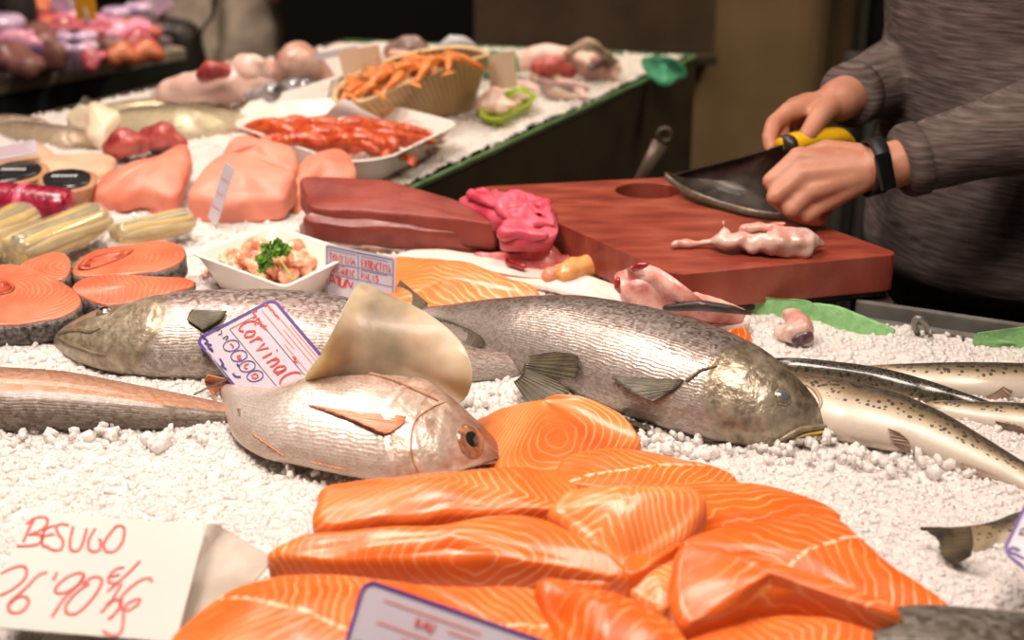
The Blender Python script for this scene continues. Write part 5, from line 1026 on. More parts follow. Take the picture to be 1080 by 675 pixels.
# green rimmed dish
m_gd = simple('lime_dish', (168, 190, 40), (150, 176, 34), 20, .35, coat=.2)
tray('green_dish', 'lime green shallow dish holding a pale fish piece before the blank card', 'dish', [(506, 124, .02), (530, 126, .02), (566, 104, .024), (552, 92, .024), (512, 104, .022)], .02, m_gd, foot=.8, r=.02)
def blob(name, lab, cat, chains, mat, vox=.004, disp=.004, group=None, extra=None, dsc=40):
    x, y, h, _ = chains[0][0]; t = thing(name, lab, cat, W(x, y, 0), group); mb = MB()
    for ch in chains: mb.chain([W(q[0], q[1], q[2]) for q in ch], [q[3] for q in ch])
    mb.melt('flesh', mat, t, vox, 5, disp, dsc)
    for nm, ch2, m2 in extra or []:
        mb = MB()
        for ch in ch2: mb.chain([W(q[0], q[1], q[2]) for q in ch], [q[3] for q in ch])
        mb.melt(nm, m2, t, vox, 4, disp, dsc)
    return t
m_pp = simple('pale_pink_flesh', (226, 184, 168), (236, 206, 194), 22, .3, coat=.35, sss=.25); m_cr = simple('cream_squid', (224, 204, 172), (232, 216, 192), 22, .35, coat=.3, sss=.2)
m_br = simple('brown_pink_skin', (176, 118, 100), (222, 186, 172), 20, .3, coat=.4); m_rd = simple('dark_red_meat', (140, 44, 46), (188, 92, 84), 40, .35, coat=.3, bmp=.3, bscale=90)
m_tan = simple('tan_tentacle', (172, 146, 120), (196, 172, 148), 40, .35, coat=.3); m_gr = simple('grey_pink', (120, 100, 96), (176, 140, 130), 30, .3, coat=.4)
blob('fish_piece', 'pale pink fish chunk in the lime green dish', 'fish piece', [[(512, 112, .02, .018), (522, 104, .03, .020), (528, 112, .022, .014), (540, 112, .02, .010)]], m_pp)
for i, (x, y) in enumerate([(528, 117), (536, 112), (544, 108), (552, 103), (532, 108), (546, 102)]):
    mb = MB(); c = W(x, y, .018); mb.ell(c, (.014, .010, .007), np.array(Matrix.Rotation(i, 3, 'Z'))); mb.cone(c, c + [.01, .004, .004], .006, .003)
    o = mb.build('clam', m_tan); tag(o, 'small tan clam in the lime green dish', 'clam', 'clams in the lime green dish')
# octopus and squid at the far end
blob('squid', 'white squid body with long arms at the far end, a tan stalk arching over it', 'squid', [[(548, 66, .03, .02), (575, 58, .045, .022), (598, 60, .045, .018), (618, 70, .03, .013)], [(598, 60, .045, .014), (622, 62, .04, .012), (636, 70, .02, .008)], [(575, 58, .045, .018), (600, 68, .03, .012), (612, 78, .015, .008)]], m_pp, extra=[('stalk', [[(596, 60, .045, .009), (608, 50, .075, .009), (618, 45, .085, .010), (630, 50, .075, .010), (644, 62, .045, .009), (652, 70, .02, .007)]], m_tan)])
blob('red_fish_chunk', 'dark red fish chunk under the white squid', 'fish piece', [[(570, 72, .025, .020), (586, 70, .03, .022), (600, 76, .02, .016)]], m_rd)
blob('octopus', 'pinkish octopus heap right of the white squid', 'octopus', [[(622, 74, .02, .018), (634, 68, .03, .020), (646, 74, .02, .016)], [(634, 70, .03, .014), (626, 64, .04, .010)], [(646, 74, .02, .012), (650, 82, .01, .008)]], m_br, extra=[('arm', [[(624, 72, .035, .008), (636, 62, .045, .009), (646, 64, .04, .007)]], m_gr)])
for i, (x, y) in enumerate([(556, 90), (572, 86), (588, 84), (600, 88), (576, 96), (592, 100), (612, 98), (604, 92), (564, 82)]):
    c = W(x, y, .01); a = 2.2 + .5 * math.sin(i * 3); dd = np.array([math.cos(a), math.sin(a), 0]); mb = MB(); mb.chain([c - dd * .028, c, c + dd * .03], [.005, .009, .003]); o = mb.build('shellfish', [m_pp, m_gr, m_tan][i % 3])
    tag(o, ['pale little shellfish scattered on ice right of the lime dish', 'dark little shellfish scattered on ice right of the lime dish', 'tan little shellfish scattered on ice right of the lime dish'][i % 3], 'shellfish', 'small shellfish on the ice beside the lime dish')
blob('fish_chunk', 'greyish red fish head at the far end behind the basket', 'fish piece', [[(418, 58, .04, .026), (432, 52, .06, .028), (446, 58, .04, .02)]], m_gr, extra=[('red_cut', [[(416, 60, .06, .016), (428, 60, .06, .014)]], m_br)])
m_bag = simple('white_bag', (226, 224, 228), (206, 206, 216), 30, .3, coat=.4, bmp=.5, bscale=60)
bg = thing('plastic_bag', 'crumpled white plastic bag behind the langoustine basket', 'plastic bag', W(480, 66))
crumple('film', [(454, 58, .05), (466, 48, .08), (478, 43, .095), (494, 44, .09), (508, 56, .05), (512, 68, .01), (490, 70, .0), (462, 68, .01)], .03, m_bag, bg, 17, 18)
# heap at the far left of the basket
blob('monkfish_tail', 'long pale pink fish piece with a bent orange end at the far left', 'fish piece', [[(168, 103, .02, .016), (182, 95, .035, .022), (206, 92, .045, .028), (238, 88, .05, .032), (268, 90, .045, .030), (288, 94, .035, .022)]], m_pp, .005, .005, extra=[('orange_end', [[(166, 105, .012, .012), (174, 99, .028, .015)]], simple('orange_skin', (222, 152, 116), (214, 138, 104), 20, .35, coat=.3))])
blob('red_fish_chunk', 'red raw chunk on top of the long pale pink piece', 'fish piece', [[(214, 80, .075, .014), (224, 74, .085, .018), (236, 73, .085, .014)]], m_rd)
blob('pale_fish_chunk', 'whitish pink fish head piece left of the brown cuttlefish', 'fish piece', [[(246, 76, .06, .022), (262, 72, .075, .026), (282, 78, .06, .024)], [(262, 72, .075, .018), (274, 66, .085, .012)]], m_pp, .005, .006)
blob('cuttlefish', 'brownish pink cuttlefish hump behind the white carton', 'cuttlefish', [[(298, 78, .06, .024), (312, 64, .085, .032), (328, 70, .07, .028), (342, 82, .045, .018)], [(300, 84, .04, .020), (330, 86, .04, .02)]], m_br, .005, .006)
carton = thing('white_carton', 'white folded carton side holding dark fish behind the prawn tray', 'carton', W(312, 120))
def plate(name, q, th, mat, parent):
    q = np.array(q); n = unit(np.cross(q[1] - q[0], q[2] - q[0])); return MB().loft([q - n * th / 2, q + n * th / 2]).build(name, mat, parent, False)
q0, q1, q2, q3 = W(250, 122, .012), W(352, 124, .012), W(362, 76, .08), W(256, 110, .04)
q1 = W(350, 118, .02); plate('front_side', [W(248, 124, .012), q1, WY(357, 80, q1[1] + .02), W(262, 108, .034)], .003, m_wt, carton)
plate('end_side', [W(340, 120, .02), W(360, 104, .03), W(364, 78, .075), WY(348, 84, W(340, 120, .02)[1] + .02)], .003, simple('carton_white', (238, 234, 232), rough=.35), carton)
plate('floor_side', [W(248, 124, .010), W(352, 118, .010), W(345, 92, .012), W(256, 100, .012)], .003, m_wt, carton)
m_film = simple('cling_film', (226, 220, 224), (206, 200, 210), 24, .12, coat=.8, bmp=.5, bscale=30)
for i, (x0, y0, x1, y1) in enumerate([(262, 100, 310, 98), (286, 94, 334, 90), (304, 100, 342, 90)]):
    blob('silver_fish', ['silver fish in the white carton, the front one', 'silver fish in the white carton, the back one', 'silver fish in the white carton, at its right end'][i], 'fish', [[(x0, y0, .035, .010), ((x0 + x1) / 2, (y0 + y1) / 2, .045, .020), (x1, y1, .045, .010)]], simple('silver_dark_%d' % i, (200, 196, 200), (60, 52, 50), 26, .15, metal=.4, coat=.6), .004, .003, 'silver fish in the white carton')
# fish and squid left of the heap
m_of2 = fish_mat('olive_fish_skin', [(.1, (196, 182, 150)), (.45, (182, 166, 128)), (.65, (132, 116, 82)), (.92, (96, 80, 54))], S_=260, metal=.25, sc_col=.2, head=(.2, (170, 140, 90)))
m_bn2 = fish_mat('grey_brown_fish_skin', [(.1, (190, 168, 138)), (.45, (156, 132, 104)), (.8, (104, 86, 66))], S_=260, metal=.2, sc_col=.25, head=(.2, (140, 116, 90)))
def fish2(lab, stn, mat, eye_px=None, fin_px=None, **kw):
    c = W((stn[0] + stn[-4]) / 2, stn[3]); t = thing('fish', lab, 'fish', c, 'whole fish at the far left of the counter'); f = Fish('body', t, mat, stn, n=90, m=40, **kw)
    e = f.P[-1]; u = f.hd[-1][:3]; d = unit(f.P[-1] - f.P[-6]); p = np.array([e + u * .012, e, e - u * .012]); fin('tail_fin', p, p + d * .05 + np.array([u * .028, u * 0, -u * .028]), M_['fin_dark'], t, nray=8)
    if eye_px: eye(f, *eye_px, .008, 0, 0, (M_['iris'], M_['pupil']))
    return t
fish2('olive silver fish lying behind the red chunks, its bright belly toward the camera', [272, 118, 272, 122, 262, 110, 258, 136, 240, 108, 232, 148, 208, 108, 200, 152, 170, 109, 164, 147, 140, 112, 134, 144, 118, 120, 114, 142, 104, 126, 102, 138], m_of2, (258, 119), k=.55, tilt=.5)
fish2('olive fish behind the bright bellied one, only its back showing', [250, 106, 250, 110, 232, 102, 230, 118, 196, 100, 190, 122, 150, 103, 146, 122, 118, 108, 116, 120, 106, 112, 104, 118], m_of2, None, k=.6, tilt=.5)
fish2('grey brown fish at the far left with its head toward the cream squid', [110, 146, 110, 152, 100, 138, 96, 158, 76, 133, 72, 160, 48, 129, 44, 156, 20, 126, 18, 148, 0, 128, 0, 142, -14, 130, -14, 138], m_bn2, None, k=.6, tilt=.45)
fish2('second grey brown fish at the very left edge behind the first', [54, 132, 54, 137, 40, 124, 38, 138, 10, 120, 8, 136, -14, 122, -16, 134, -40, 124, -40, 132], m_bn2, None, k=.6, tilt=.45)
o = slab('squid', [(69, 122, .034), (78, 110, .05), (88, 112, .05), (97, 105, .056), (112, 107, .056), (125, 115, .05), (113, 127, .04), (107, 141, .024), (93, 139, .024), (82, 131, .028)], .022, m_cr, seed=84, dome=.008, rnd=.01, amp=.006); tag(o, 'cream flat squid piece with two lobes at the left before the dark stall base', 'squid')
blob('red_fish_chunk', 'red raw fish chunk before the olive fish, the left one of the pair', 'fish piece', [[(120, 158, .02, .018), (132, 150, .032, .022), (148, 152, .026, .016)]], m_rd, extra=[('skin_edge', [[(118, 163, .01, .008), (148, 158, .012, .007)]], m_gr)])
blob('red_fish_chunk', 'red raw fish chunk before the olive fish, the right one of the pair', 'fish piece', [[(158, 146, .03, .018), (172, 144, .034, .022), (188, 152, .022, .013)]], m_rd, extra=[('skin_edge', [[(160, 155, .012, .009), (186, 160, .01, .007)]], m_gr)])
o = slab('pale_skate', [(-20, 176, .02), (10, 158, .03), (34, 147, .036), (52, 155, .03), (64, 161, .026), (100, 160, .024), (122, 163, .02), (112, 178, .016), (84, 184, .014), (40, 190, .014), (0, 196, .012), (-20, 192, .012)], .014, simple('pale_skin', (226, 186, 156), (216, 172, 142), 14, .35, coat=.3, sss=.2), seed=80, dome=.008, rnd=.01, amp=.004); tag(o, 'pale pinkish skate slab at the left under the small tag', 'fish piece')
# packs at the left
m_vac = simple('vacuum_pack_tray', (36, 36, 38), (48, 46, 46), 30, .2, coat=.6); m_lab = simple('pack_lettering', (206, 206, 206), rough=.5); m_kr = simple('kraft_rim', (166, 116, 82), (186, 140, 104), 20, .4)
for lab, q in (('black labelled fish pack at the very left edge, the left one of the pair', [(-14, 186, .03), (4, 174, .036), (36, 171, .036), (52, 178, .032), (44, 188, .028), (16, 196, .026), (-14, 200, .024)]), ('black labelled fish pack beside the pink fillet, the right one of the pair', [(40, 190, .03), (54, 182, .034), (84, 180, .034), (102, 186, .032), (98, 198, .026), (74, 204, .024), (46, 202, .024)])):
    P = even(cr(np.array([W(*k) for k in q]), 100, True), 60, True); C = P.mean(0); t = thing('fish_pack', lab, 'pack', (C[0], C[1], ICE), 'black labelled packs at the left')
    MB().loft([C + (P - C) * .9 - [0, 0, .024], P, P + [0, 0, .002], C + (P - C) * .88 + [0, 0, .003]]).build('tray', m_kr, t)
    Q = C + (P - C) * .8 + [0, -.002, .006]; MB().loft([Q - [0, 0, .004], Q, C + (Q - C) * .9 + [0, 0, .002]]).build('label', m_vac, t)
    mb = MB(); x0, x1 = Q[:, 0].min(), Q[:, 0].max()
    for k in range(6): xx = x0 + (x1 - x0) * (.25 + .09 * k); mb.box((xx, C[1] - .004, C[2] + .0095), (.004, .008, .001))
    mb.build('lettering', m_lab, t, False)
def cyl_pack(name, lab, cat, a, b, r, mats, content, group=None, film=None):
    a, b = np.asarray(a, float), np.asarray(b, float); t = thing(name, lab, cat, (a + b) / 2 - [0, 0, r], group); d = unit(b - a); s_ = unit(np.cross(d, (0, 0, 1))); u_ = np.cross(s_, d); L = np.linalg.norm(b - a)
    content(t, a, b, d, s_, u_, L, r)
    if film:
        q = np.linspace(0, 1, 20); rad = r * np.interp(q, [0, .04, .1, .9, .96, 1], [.5, .86, 1, 1, .86, .5]) * 1.08
        MB().tube([a + (b - a) * k for k in q], rad, 28, .8).build('film', film, t)
    return t
m_cf, nt, b = new_mat('clear_film'); setp(b, .06, alpha=.3, coat=1, spec=.8); b.inputs['Base Color'].default_value = lin((236, 222, 196))
m_y1 = simple('yellow_pickle', (188, 148, 26), (208, 174, 56), 50, .35, coat=.3); m_y2 = simple('pale_pickle', (206, 186, 128), (190, 164, 96), 50, .35, coat=.3); m_y3 = simple('green_pickle', (84, 82, 28), (130, 120, 44), 50, .35, coat=.3)
def strips(t, a, b, d, s_, u_, L, r):
    k = 0
    for ang in np.linspace(0, 2 * math.pi, 9, endpoint=False):
        rr = r * .66; c = (math.cos(ang) * s_ + math.sin(ang) * u_ * .78) * rr; nz_ = [c + a + d * L * q + .002 * np.array([math.sin(q * 9 + k), math.cos(q * 7 + k), math.sin(q * 5 + k)]) for q in np.linspace(.05, .95, 10)]
        MB().tube(nz_, [r * .2, r * .3, r * .3, r * .2], 10).build('pickle_strip', (m_y2, m_y1, m_y3, m_y1, m_y2, m_y1, m_y3, m_y2, m_y1)[k], t); k += 1
    MB().tube([a + d * L * .06, a + d * L * .94], r * .6, 12, .8).build('pickle_core', m_y1, t)
GY = 'clear tubes of yellow pickles at the left'
cyl_pack('pickle_pack', 'clear tube of yellow pickles at the very left edge under the red net pack', 'pack', W(-40, 262, .045), W(30, 226, .045), .024, None, strips, GY, m_cf)
cyl_pack('pickle_pack', 'clear tube of yellow pickles in the middle, the longest of the three', 'pack', W(8, 268, .036), W(108, 228, .036), .026, None, strips, GY, m_cf)
cyl_pack('pickle_pack', 'clear tube of yellow pickles on the right, next to the salmon steaks', 'pack', W(118, 249, .028), W(203, 231, .028), .019, None, strips, GY, m_cf)
m_rn = simple('red_net', (120, 14, 42), (168, 34, 64), 90, .25, coat=.6, bmp=.3, bscale=160); m_pkb = simple('pink_band', (214, 92, 120), rough=.35, coat=.4)
def sausage(t, a, b, d, s_, u_, L, r):
    q = np.linspace(0, 1, 30); rad = r * np.interp(q, [0, .05, .5, .9, .97, 1], [.7, .95, 1, 1, .9, .5]); MB().tube([a + (b - a) * k for k in q], rad, 24, .85).build('net_wrapped_meat', m_rn, t)
    MB().tube([a + d * L * k for k in (.48, .5, .54, .56)], [r * 1.0, r * 1.04, r * 1.04, r * 1.0], 24, .86).build('band', m_pkb, t)
cyl_pack('red_pack', 'shiny dark red wrapped roll with a pink band at the left edge', 'pack', W(-30, 207, .05), W(76, 218, .04), .026, None, sausage)
# ---------------------------------------------------------------- the fishmonger
m_skin, nt, b = new_mat('skin'); setp(b, .45, sss=.15, rad=(.012, .005, .003))
tc = node(nt, 'ShaderNodeTexCoord'); n1 = node(nt, 'ShaderNodeTexNoise', i_Scale=30, i_Detail=4); nt.links.new(tc.outputs['Object'], n1.inputs['Vector'])
nt.links.new(ramp(nt, n1.outputs[0], [(.3, (184, 122, 98)), (.7, (200, 144, 118))]).outputs[0], b.inputs['Base Color'])
n2 = node(nt, 'ShaderNodeTexNoise', i_Scale=260, i_Detail=3); nt.links.new(tc.outputs['Object'], n2.inputs['Vector']); bump(nt, b, n2.outputs[0], .15, .002)
def knit(name, c1, c2, c3):
    m, nt, b = new_mat(name); setp(b, .9, spec=.2); tc = node(nt, 'ShaderNodeTexCoord'); mp = node(nt, 'ShaderNodeMapping'); mp.inputs['Scale'].default_value = (26, 26, 300); nt.links.new(tc.outputs['Object'], mp.inputs[0])
    n = node(nt, 'ShaderNodeTexNoise', i_Scale=1.0, i_Detail=4); nt.links.new(mp.outputs[0], n.inputs['Vector']); nt.links.new(ramp(nt, n.outputs[0], [(.3, c1), (.5, c2), (.72, c3)]).outputs[0], b.inputs['Base Color']); bump(nt, b, n.outputs[0], .4, .003); return m
m_sw = knit('grey_brown_knit', (70, 60, 56), (98, 86, 82), (124, 112, 108)); m_je = simple('dark_jeans', (26, 28, 40), (36, 38, 54), 200, .85); m_hair = simple('dark_hair', (36, 26, 20), (54, 40, 30), 80, .6)
PX, PY = .66, 1.83
man = thing('person', 'person in a grey brown knitted sweater and jeans holding a yellow handled knife', 'person', (PX, PY, 0))
dL, dR = -.045, -.06
LW, LE, LS = WY(930, 177, 1.605 + dL), WY(1165, 112, 1.60), np.array([.66, 1.62, 1.43]); RW, RE, RS = WY(884, 106, 1.775 + dR), WY(985, 62, 1.92), np.array([.67, 2.03, 1.43])
mb = MB()
def hand(mb, wr, fore, knk, fing, thumb, palm, dy):
    sh_ = lambda q: (q[0], q[1], q[2] + dy)
    knk = [sh_(q) for q in knk]; fing = [[sh_(q) for q in f] for f in fing]; thumb = [sh_(q) for q in thumb]; palm = [(sh_(q), r) for q, r in palm]
    mb.cone(fore, wr, .029, .0265, 24)
    for k, (kp, f) in enumerate(zip(knk, fing)):
        K = WY(*kp); mb.cone(wr + (K - wr) * .12, K, .0165, .0128 if k < 3 else .0112, 18)
        pp = [K] + [WY(*q) for q in f]; mb.chain(pp, [(.0118, .0102, .0092, .0078), (.0118, .0104, .0094, .008), (.0112, .010, .009, .0076), (.0098, .0086, .008, .0068)][k][:len(pp)], 16)
    tp = [WY(*q) for q in thumb]; mb.chain(tp, (.0165, .0125, .0112, .0088)[:len(tp)], 16)
    for q, r in palm: mb.ell(WY(*q), r)
hand(mb, LW, LW + (LE - LW) * .3, [(842, 166, 1.612), (846, 184, 1.597), (853, 202, 1.590), (866, 216, 1.593)],
     [[(813, 191, 1.598), (822, 207, 1.618), (838, 208, 1.634)], [(817, 208, 1.583), (832, 220, 1.605), (848, 216, 1.622)], [(834, 222, 1.579), (848, 229, 1.602), (862, 222, 1.618)], [(850, 229, 1.584), (862, 232, 1.602), (872, 224, 1.614)]],
     [(908, 166, 1.622), (872, 158, 1.640), (848, 166, 1.650), (834, 178, 1.654)], [((884, 188, 1.612), (.042, .016, .026)), ((872, 172, 1.614), (.03, .015, .02))], dL)
hand(mb, RW, RW + (RE - RW) * .3, [(832, 118, 1.745), (838, 113, 1.762), (848, 110, 1.778), (858, 110, 1.790)],
     [[(816, 130, 1.722), (811, 146, 1.703), (813, 157, 1.694)], [(823, 130, 1.742), (826, 150, 1.728), (836, 158, 1.716)], [(836, 134, 1.765), (842, 154, 1.752), (852, 160, 1.738)], [(852, 136, 1.782), (860, 154, 1.768), (868, 160, 1.754)]],
     [(873, 112, 1.757), (862, 126, 1.724), (852, 142, 1.702), (842, 157, 1.696)], [((858, 112, 1.765), (.03, .024, .017))], dR)
mb.chain([LS, LE, LW], [.045, .034, .026]); mb.chain([RS, RE, RW], [.045, .034, .026])
for z, rx, ry in ((.95, .12, .165), (1.1, .11, .155), (1.25, .12, .17), (1.36, .12, .18)): mb.ell((PX + .03, PY, z), (rx, ry, .13), n=16, m=24)
mb.cone(LS, RS, .06, .06, 20); mb.cone((PX + .02, PY, 1.42), (PX - .01, PY, 1.56), .06, .055, 20)
hd = np.array([PX - .03, PY, 1.66]); rt = np.array(Matrix.Rotation(-.35, 3, 'Y'))
mb.ell(hd, (.098, .075, .122), rt, 24, 28); mb.ell(hd + [-.03, 0, -.06], (.062, .056, .06), rt); mb.cone(hd + [-.085, 0, .005], hd + [-.112, 0, -.035], .010, .015); mb.cone(hd + [-.085, -.022, -.065], hd + [-.085, .022, -.065], .010, .010)
for s_ in (-1, 1): mb.ell(hd + [.012, s_ * .076, -.008], (.018, .009, .032)); mb.cone(hd + [-.078, s_ * .02, .025], hd + [-.07, s_ * .05, .022], .009, .007)
for s_, (kx, ft) in ((-1, (.02, -.02)), (1, (.02, .03))):
    hp_ = np.array([PX + .05, PY + s_ * .09, .9]); kn_ = np.array([PX + .04, PY + s_ * .10, .5]); an = np.array([PX + .07, PY + s_ * .11, .09]); mb.chain([hp_, kn_, an], [.08, .056, .042], 20); mb.cone(an + [0, 0, -.035], an + [-.17, 0, -.05], .042, .034)
body = mb.melt('body', m_skin, man, .0032, 5)
# clothes
mb = MB(); ph = np.linspace(0, 2 * math.pi, 48, endpoint=False); rings = []
for z, cx, rx, ry, fold in ((.81, .655, .165, .20, .002), (.84, .655, .172, .205, .003), (.90, .655, .168, .20, .006), (.97, .652, .165, .196, .008), (1.04, .65, .165, .195, .007), (1.12, .648, .168, .197, .005), (1.22, .648, .172, .20, .004), (1.32, .652, .168, .205, .002), (1.40, .66, .15, .20, 0), (1.46, .665, .11, .15, 0), (1.49, .665, .085, .09, 0)):
    f = 1 + fold / .2 * np.sin(ph * 5 + z * 30) + fold / .3 * np.sin(ph * 9 - z * 47); rings.append(np.stack([cx + rx * np.cos(ph) * f, PY + ry * np.sin(ph) * f, np.full(48, z) + .006 * np.sin(ph * 3)], 1))
mb.loft(rings)
fr_ = lambda a, b, q: np.asarray(a) + (np.asarray(b) - a) * q
LC, RC = fr_(LW, LE, .24), fr_(RW, RE, .22)
mb.chain([LC, fr_(LC, LE, .25), fr_(LC, LE, .55), LE, fr_(LE, LS, .5), LS], [.042, .046, .054, .062, .066, .075], 24); mb.chain([RC, fr_(RC, RE, .35), RE, fr_(RE, RS, .5), RS], [.040, .047, .058, .064, .075], 24)
mb.cone(LS, RS, .075, .075, 20)
for q, r in ((.3, .0475), (.5, .056), (.68, .060)): mb.ell(fr_(LC, LE, q), (.02, r, r), np.array(Matrix.Rotation(.25, 3, 'Y')))
sweater = mb.melt('sweater', m_sw, man, .005, 6, .004, 14)
d = unit(LE - LC); MB().tube([LC - d * .042, LC - d * .036, LC - d * .02], [.039, .0425, .043], 28).build('cuff', m_sw, sweater)
d = unit(RE - RC); MB().tube([RC - d * .038, RC - d * .032, RC - d * .015], [.037, .0405, .041], 28).build('cuff', m_sw, sweater)
MB().loft([rings[0] * [1, 1, 1] + [0, 0, .0], np.stack([.655 + .17 * np.cos(ph), PY + .205 * np.sin(ph), np.full(48, .79)], 1), np.stack([.655 + .172 * np.cos(ph), PY + .207 * np.sin(ph), np.full(48, .835)], 1)], False).build('hem', m_sw, sweater)
mb = MB(); rings = [np.stack([.665 + rx * np.cos(ph), PY + ry * np.sin(ph), np.full(48, z)], 1) for z, rx, ry in ((.98, .15, .18), (.9, .155, .185), (.80, .15, .18), (.74, .13, .17))]; mb.loft(rings)
for s_ in (-1, 1): mb.chain([(PX + .04, PY + s_ * .09, .82), (PX + .04, PY + s_ * .10, .5), (PX + .07, PY + s_ * .11, .10)], [.10, .078, .066], 24)
mb.melt('jeans', m_je, man, .006, 5, .004, 12)
mb = MB(); mb.ell(hd + [.018, 0, .03], (.098, .084, .108), rt, 20, 28); mb.ell(hd + [.05, 0, -.02], (.06, .075, .07), rt)
mb.melt('hair', m_hair, man, .005, 3, .005, 60)
for s_ in (-1, 1): MB().ell(hd + [-.078, s_ * .032, .008], (.012, .013, .010)).build('eye', simple('eye_white', (226, 216, 206), rough=.2), man)
MB().tube([hd + [-.094, -.02, -.066], hd + [-.098, 0, -.064], hd + [-.094, .02, -.066]], [.003, .006, .003], 8).build('lips', simple('lips', (170, 96, 84), rough=.4), man)
for s_ in (-1, 1): MB().chain([(PX + .09, PY + s_ * .11, .04), (PX - .04, PY + s_ * .11, .035), (PX - .10, PY + s_ * .11, .03)], [.052, .045, .04], 20).melt('shoe', M_['dark'], man, .006, 3)
# fitness band on the near wrist
m_rb = simple('black_rubber', (22, 22, 24), (30, 30, 32), 60, .5); m_gl = simple('black_glass', (10, 10, 12), rough=.08, coat=.6)
wb = WY(921, 176, 1.607 + dL); d = unit(LE - LW); s_ = unit(np.cross(d, (0, 0, 1))); u_ = np.cross(s_, d); ang = np.linspace(0, 2 * math.pi, 40, endpoint=False)
tilt_ = lambda a, w, r: wb + d * (w + .006 * math.sin(a)) + r * (math.cos(a) * s_ + math.sin(a) * u_)
band = MB().loft([np.array([tilt_(a, w, r) for w, r in ((-.009, .0292), (-.009, .0322), (.009, .0322), (.009, .0292))]) for a in list(ang) + [ang[0]]], False).build('fitness_band', m_rb, man)
front = unit(CAM - wb); fa = math.atan2(front @ u_, front @ s_) - .25; cc = tilt_(fa, 0, .034); nn_ = unit(math.cos(fa) * s_ + math.sin(fa) * u_); tt = np.cross(d, nn_)
Mx = np.stack([d, tt, nn_], 1); MB().box(cc, (.019, .042, .008), Mx).build('display', m_gl, band, False, .003, 3)

# ---------------------------------------------------------------- customer far behind, in a pale jacket with a black bag
m_jk = simple('grey_jacket', (186, 172, 158), (160, 146, 134), 14, .8, bmp=.3, bscale=40)
cx, cy = WY(236, 40, 4.25)[:2]; cu = thing('person', 'person in a pale grey jacket standing beyond the far left side of the fish counter', 'person', (cx, cy, 0))
mb = MB(); mb.chain([(cx - .09, cy, .85), (cx - .09, cy - .02, .45), (cx - .09, cy, .08)], [.085, .06, .045]); mb.chain([(cx + .09, cy, .85), (cx + .09, cy + .02, .45), (cx + .09, cy, .08)], [.085, .06, .045])
for s_ in (-1, 1): mb.cone((cx + s_ * .09, cy, .05), (cx + s_ * .09, cy - .16, .04), .04, .035); mb.chain([(cx + s_ * .19, cy, 1.3), (cx + s_ * .22, cy + .02, 1.02), (cx + s_ * .19, cy - .12, .84)], [.05, .04, .03]); mb.ell((cx + s_ * .18, cy - .16, .80), (.03, .045, .03))
for z in (.9, 1.05, 1.2, 1.32): mb.ell((cx, cy, z), (.15, .1, .12))
mb.cone((cx, cy, 1.36), (cx, cy, 1.46), .05, .05); mb.ell((cx, cy, 1.57), (.075, .095, .115)); mb.cone((cx, cy - .09, 1.57), (cx, cy - .11, 1.54), .01, .014)
for s_ in (-1, 1): mb.ell((cx + s_ * .076, cy, 1.56), (.009, .018, .03))
mb.melt('body', m_skin, cu, .006, 5)
mb = MB(); rings = [np.stack([cx + rx * np.cos(ph) * (1 + .03 * np.sin(ph * 7 + z * 9)), cy + ry * np.sin(ph), np.full(48, z)], 1) for z, rx, ry in ((.45, .18, .15), (.55, .178, .15), (.8, .17, .145), (1.0, .165, .14), (1.2, .175, .14), (1.36, .15, .12), (1.42, .08, .08))]; mb.loft(rings)
for s_ in (-1, 1): mb.chain([(cx + s_ * .16, cy, 1.33), (cx + s_ * .22, cy + .02, 1.02), (cx + s_ * .19, cy - .10, .86)], [.07, .06, .05])
mb.melt('jacket', m_jk, cu, .008, 5, .006, 12)
mb = MB(); mb.ell((cx, cy + .02, 1.61), (.09, .1, .11)); mb.melt('hair', m_hair, cu, .008, 3, .006, 40)
mb = MB()
for s_ in (-1, 1): mb.chain([(cx + s_ * .09, cy, .5), (cx + s_ * .09, cy, .1)], [.075, .06])
mb.melt('trousers', m_je, cu, .008, 3)
b0 = WY(186, 60, 4.08); bag = thing('shoulder_bag', 'black shoulder bag with a diagonal strap hanging beside the pale jacket', 'bag', b0 - np.array([0, 0, .14]))
mb = MB(); mb.chain([b0 + [-.02, 0, -.09], b0 + [.02, 0, -.09], b0 + [.02, 0, .05], b0 + [-.02, 0, .06]], [.075, .075, .06, .055]); mb.melt('bag_body', simple('black_leather', (20, 16, 16), (30, 24, 22), 60, .5), bag, .006, 4, .004, 30)
MB().tube(cr([b0 + [.05, -.02, -.02], WY(204, 58, 4.05), WY(216, 26, 4.05), WY(226, 0, 4.06), (cx + .04, cy - .15, 1.2), (cx + .14, cy - .02, 1.42)], 40), .011, 10, .4).build('strap', simple('strap_black', (16, 14, 14), rough=.6), bag)

# ---------------------------------------------------------------- lit meat case of the neighbouring stall
ra, rb = W(-40, 92, -.13), W(176, 53, -.13); dr = unit(rb - ra); nb2 = np.array([-dr[1], dr[0], 0]); nb2 = nb2 if nb2[1] > 0 else -nb2
def quadbox(a, b, dep, z0, z1): return [a, b, b + nb2 * dep, a + nb2 * dep], z0, z1
case = thing('meat_case', 'dark market display case with a steel rail and a lit deck of meat', 'display case', ((ra + rb) / 2 + nb2 * .4) * [1, 1, 0])
zr = ra[2]; A2, B2 = ra - dr * .6, rb + dr * .05
def pb(nm, dep0, dep, z0, z1, mat, bev=.004): MB().prism([p[:2] for p in (A2 + nb2 * dep0, B2 + nb2 * dep0, B2 + nb2 * (dep0 + dep), A2 + nb2 * (dep0 + dep))], z0, z1).build(nm, mat, case, False, bev)
m_cp = simple('case_panel', (44, 48, 48), (36, 40, 40), 10, .35); m_deck = simple('case_deck', (120, 100, 108), (96, 80, 88), 20, .35)
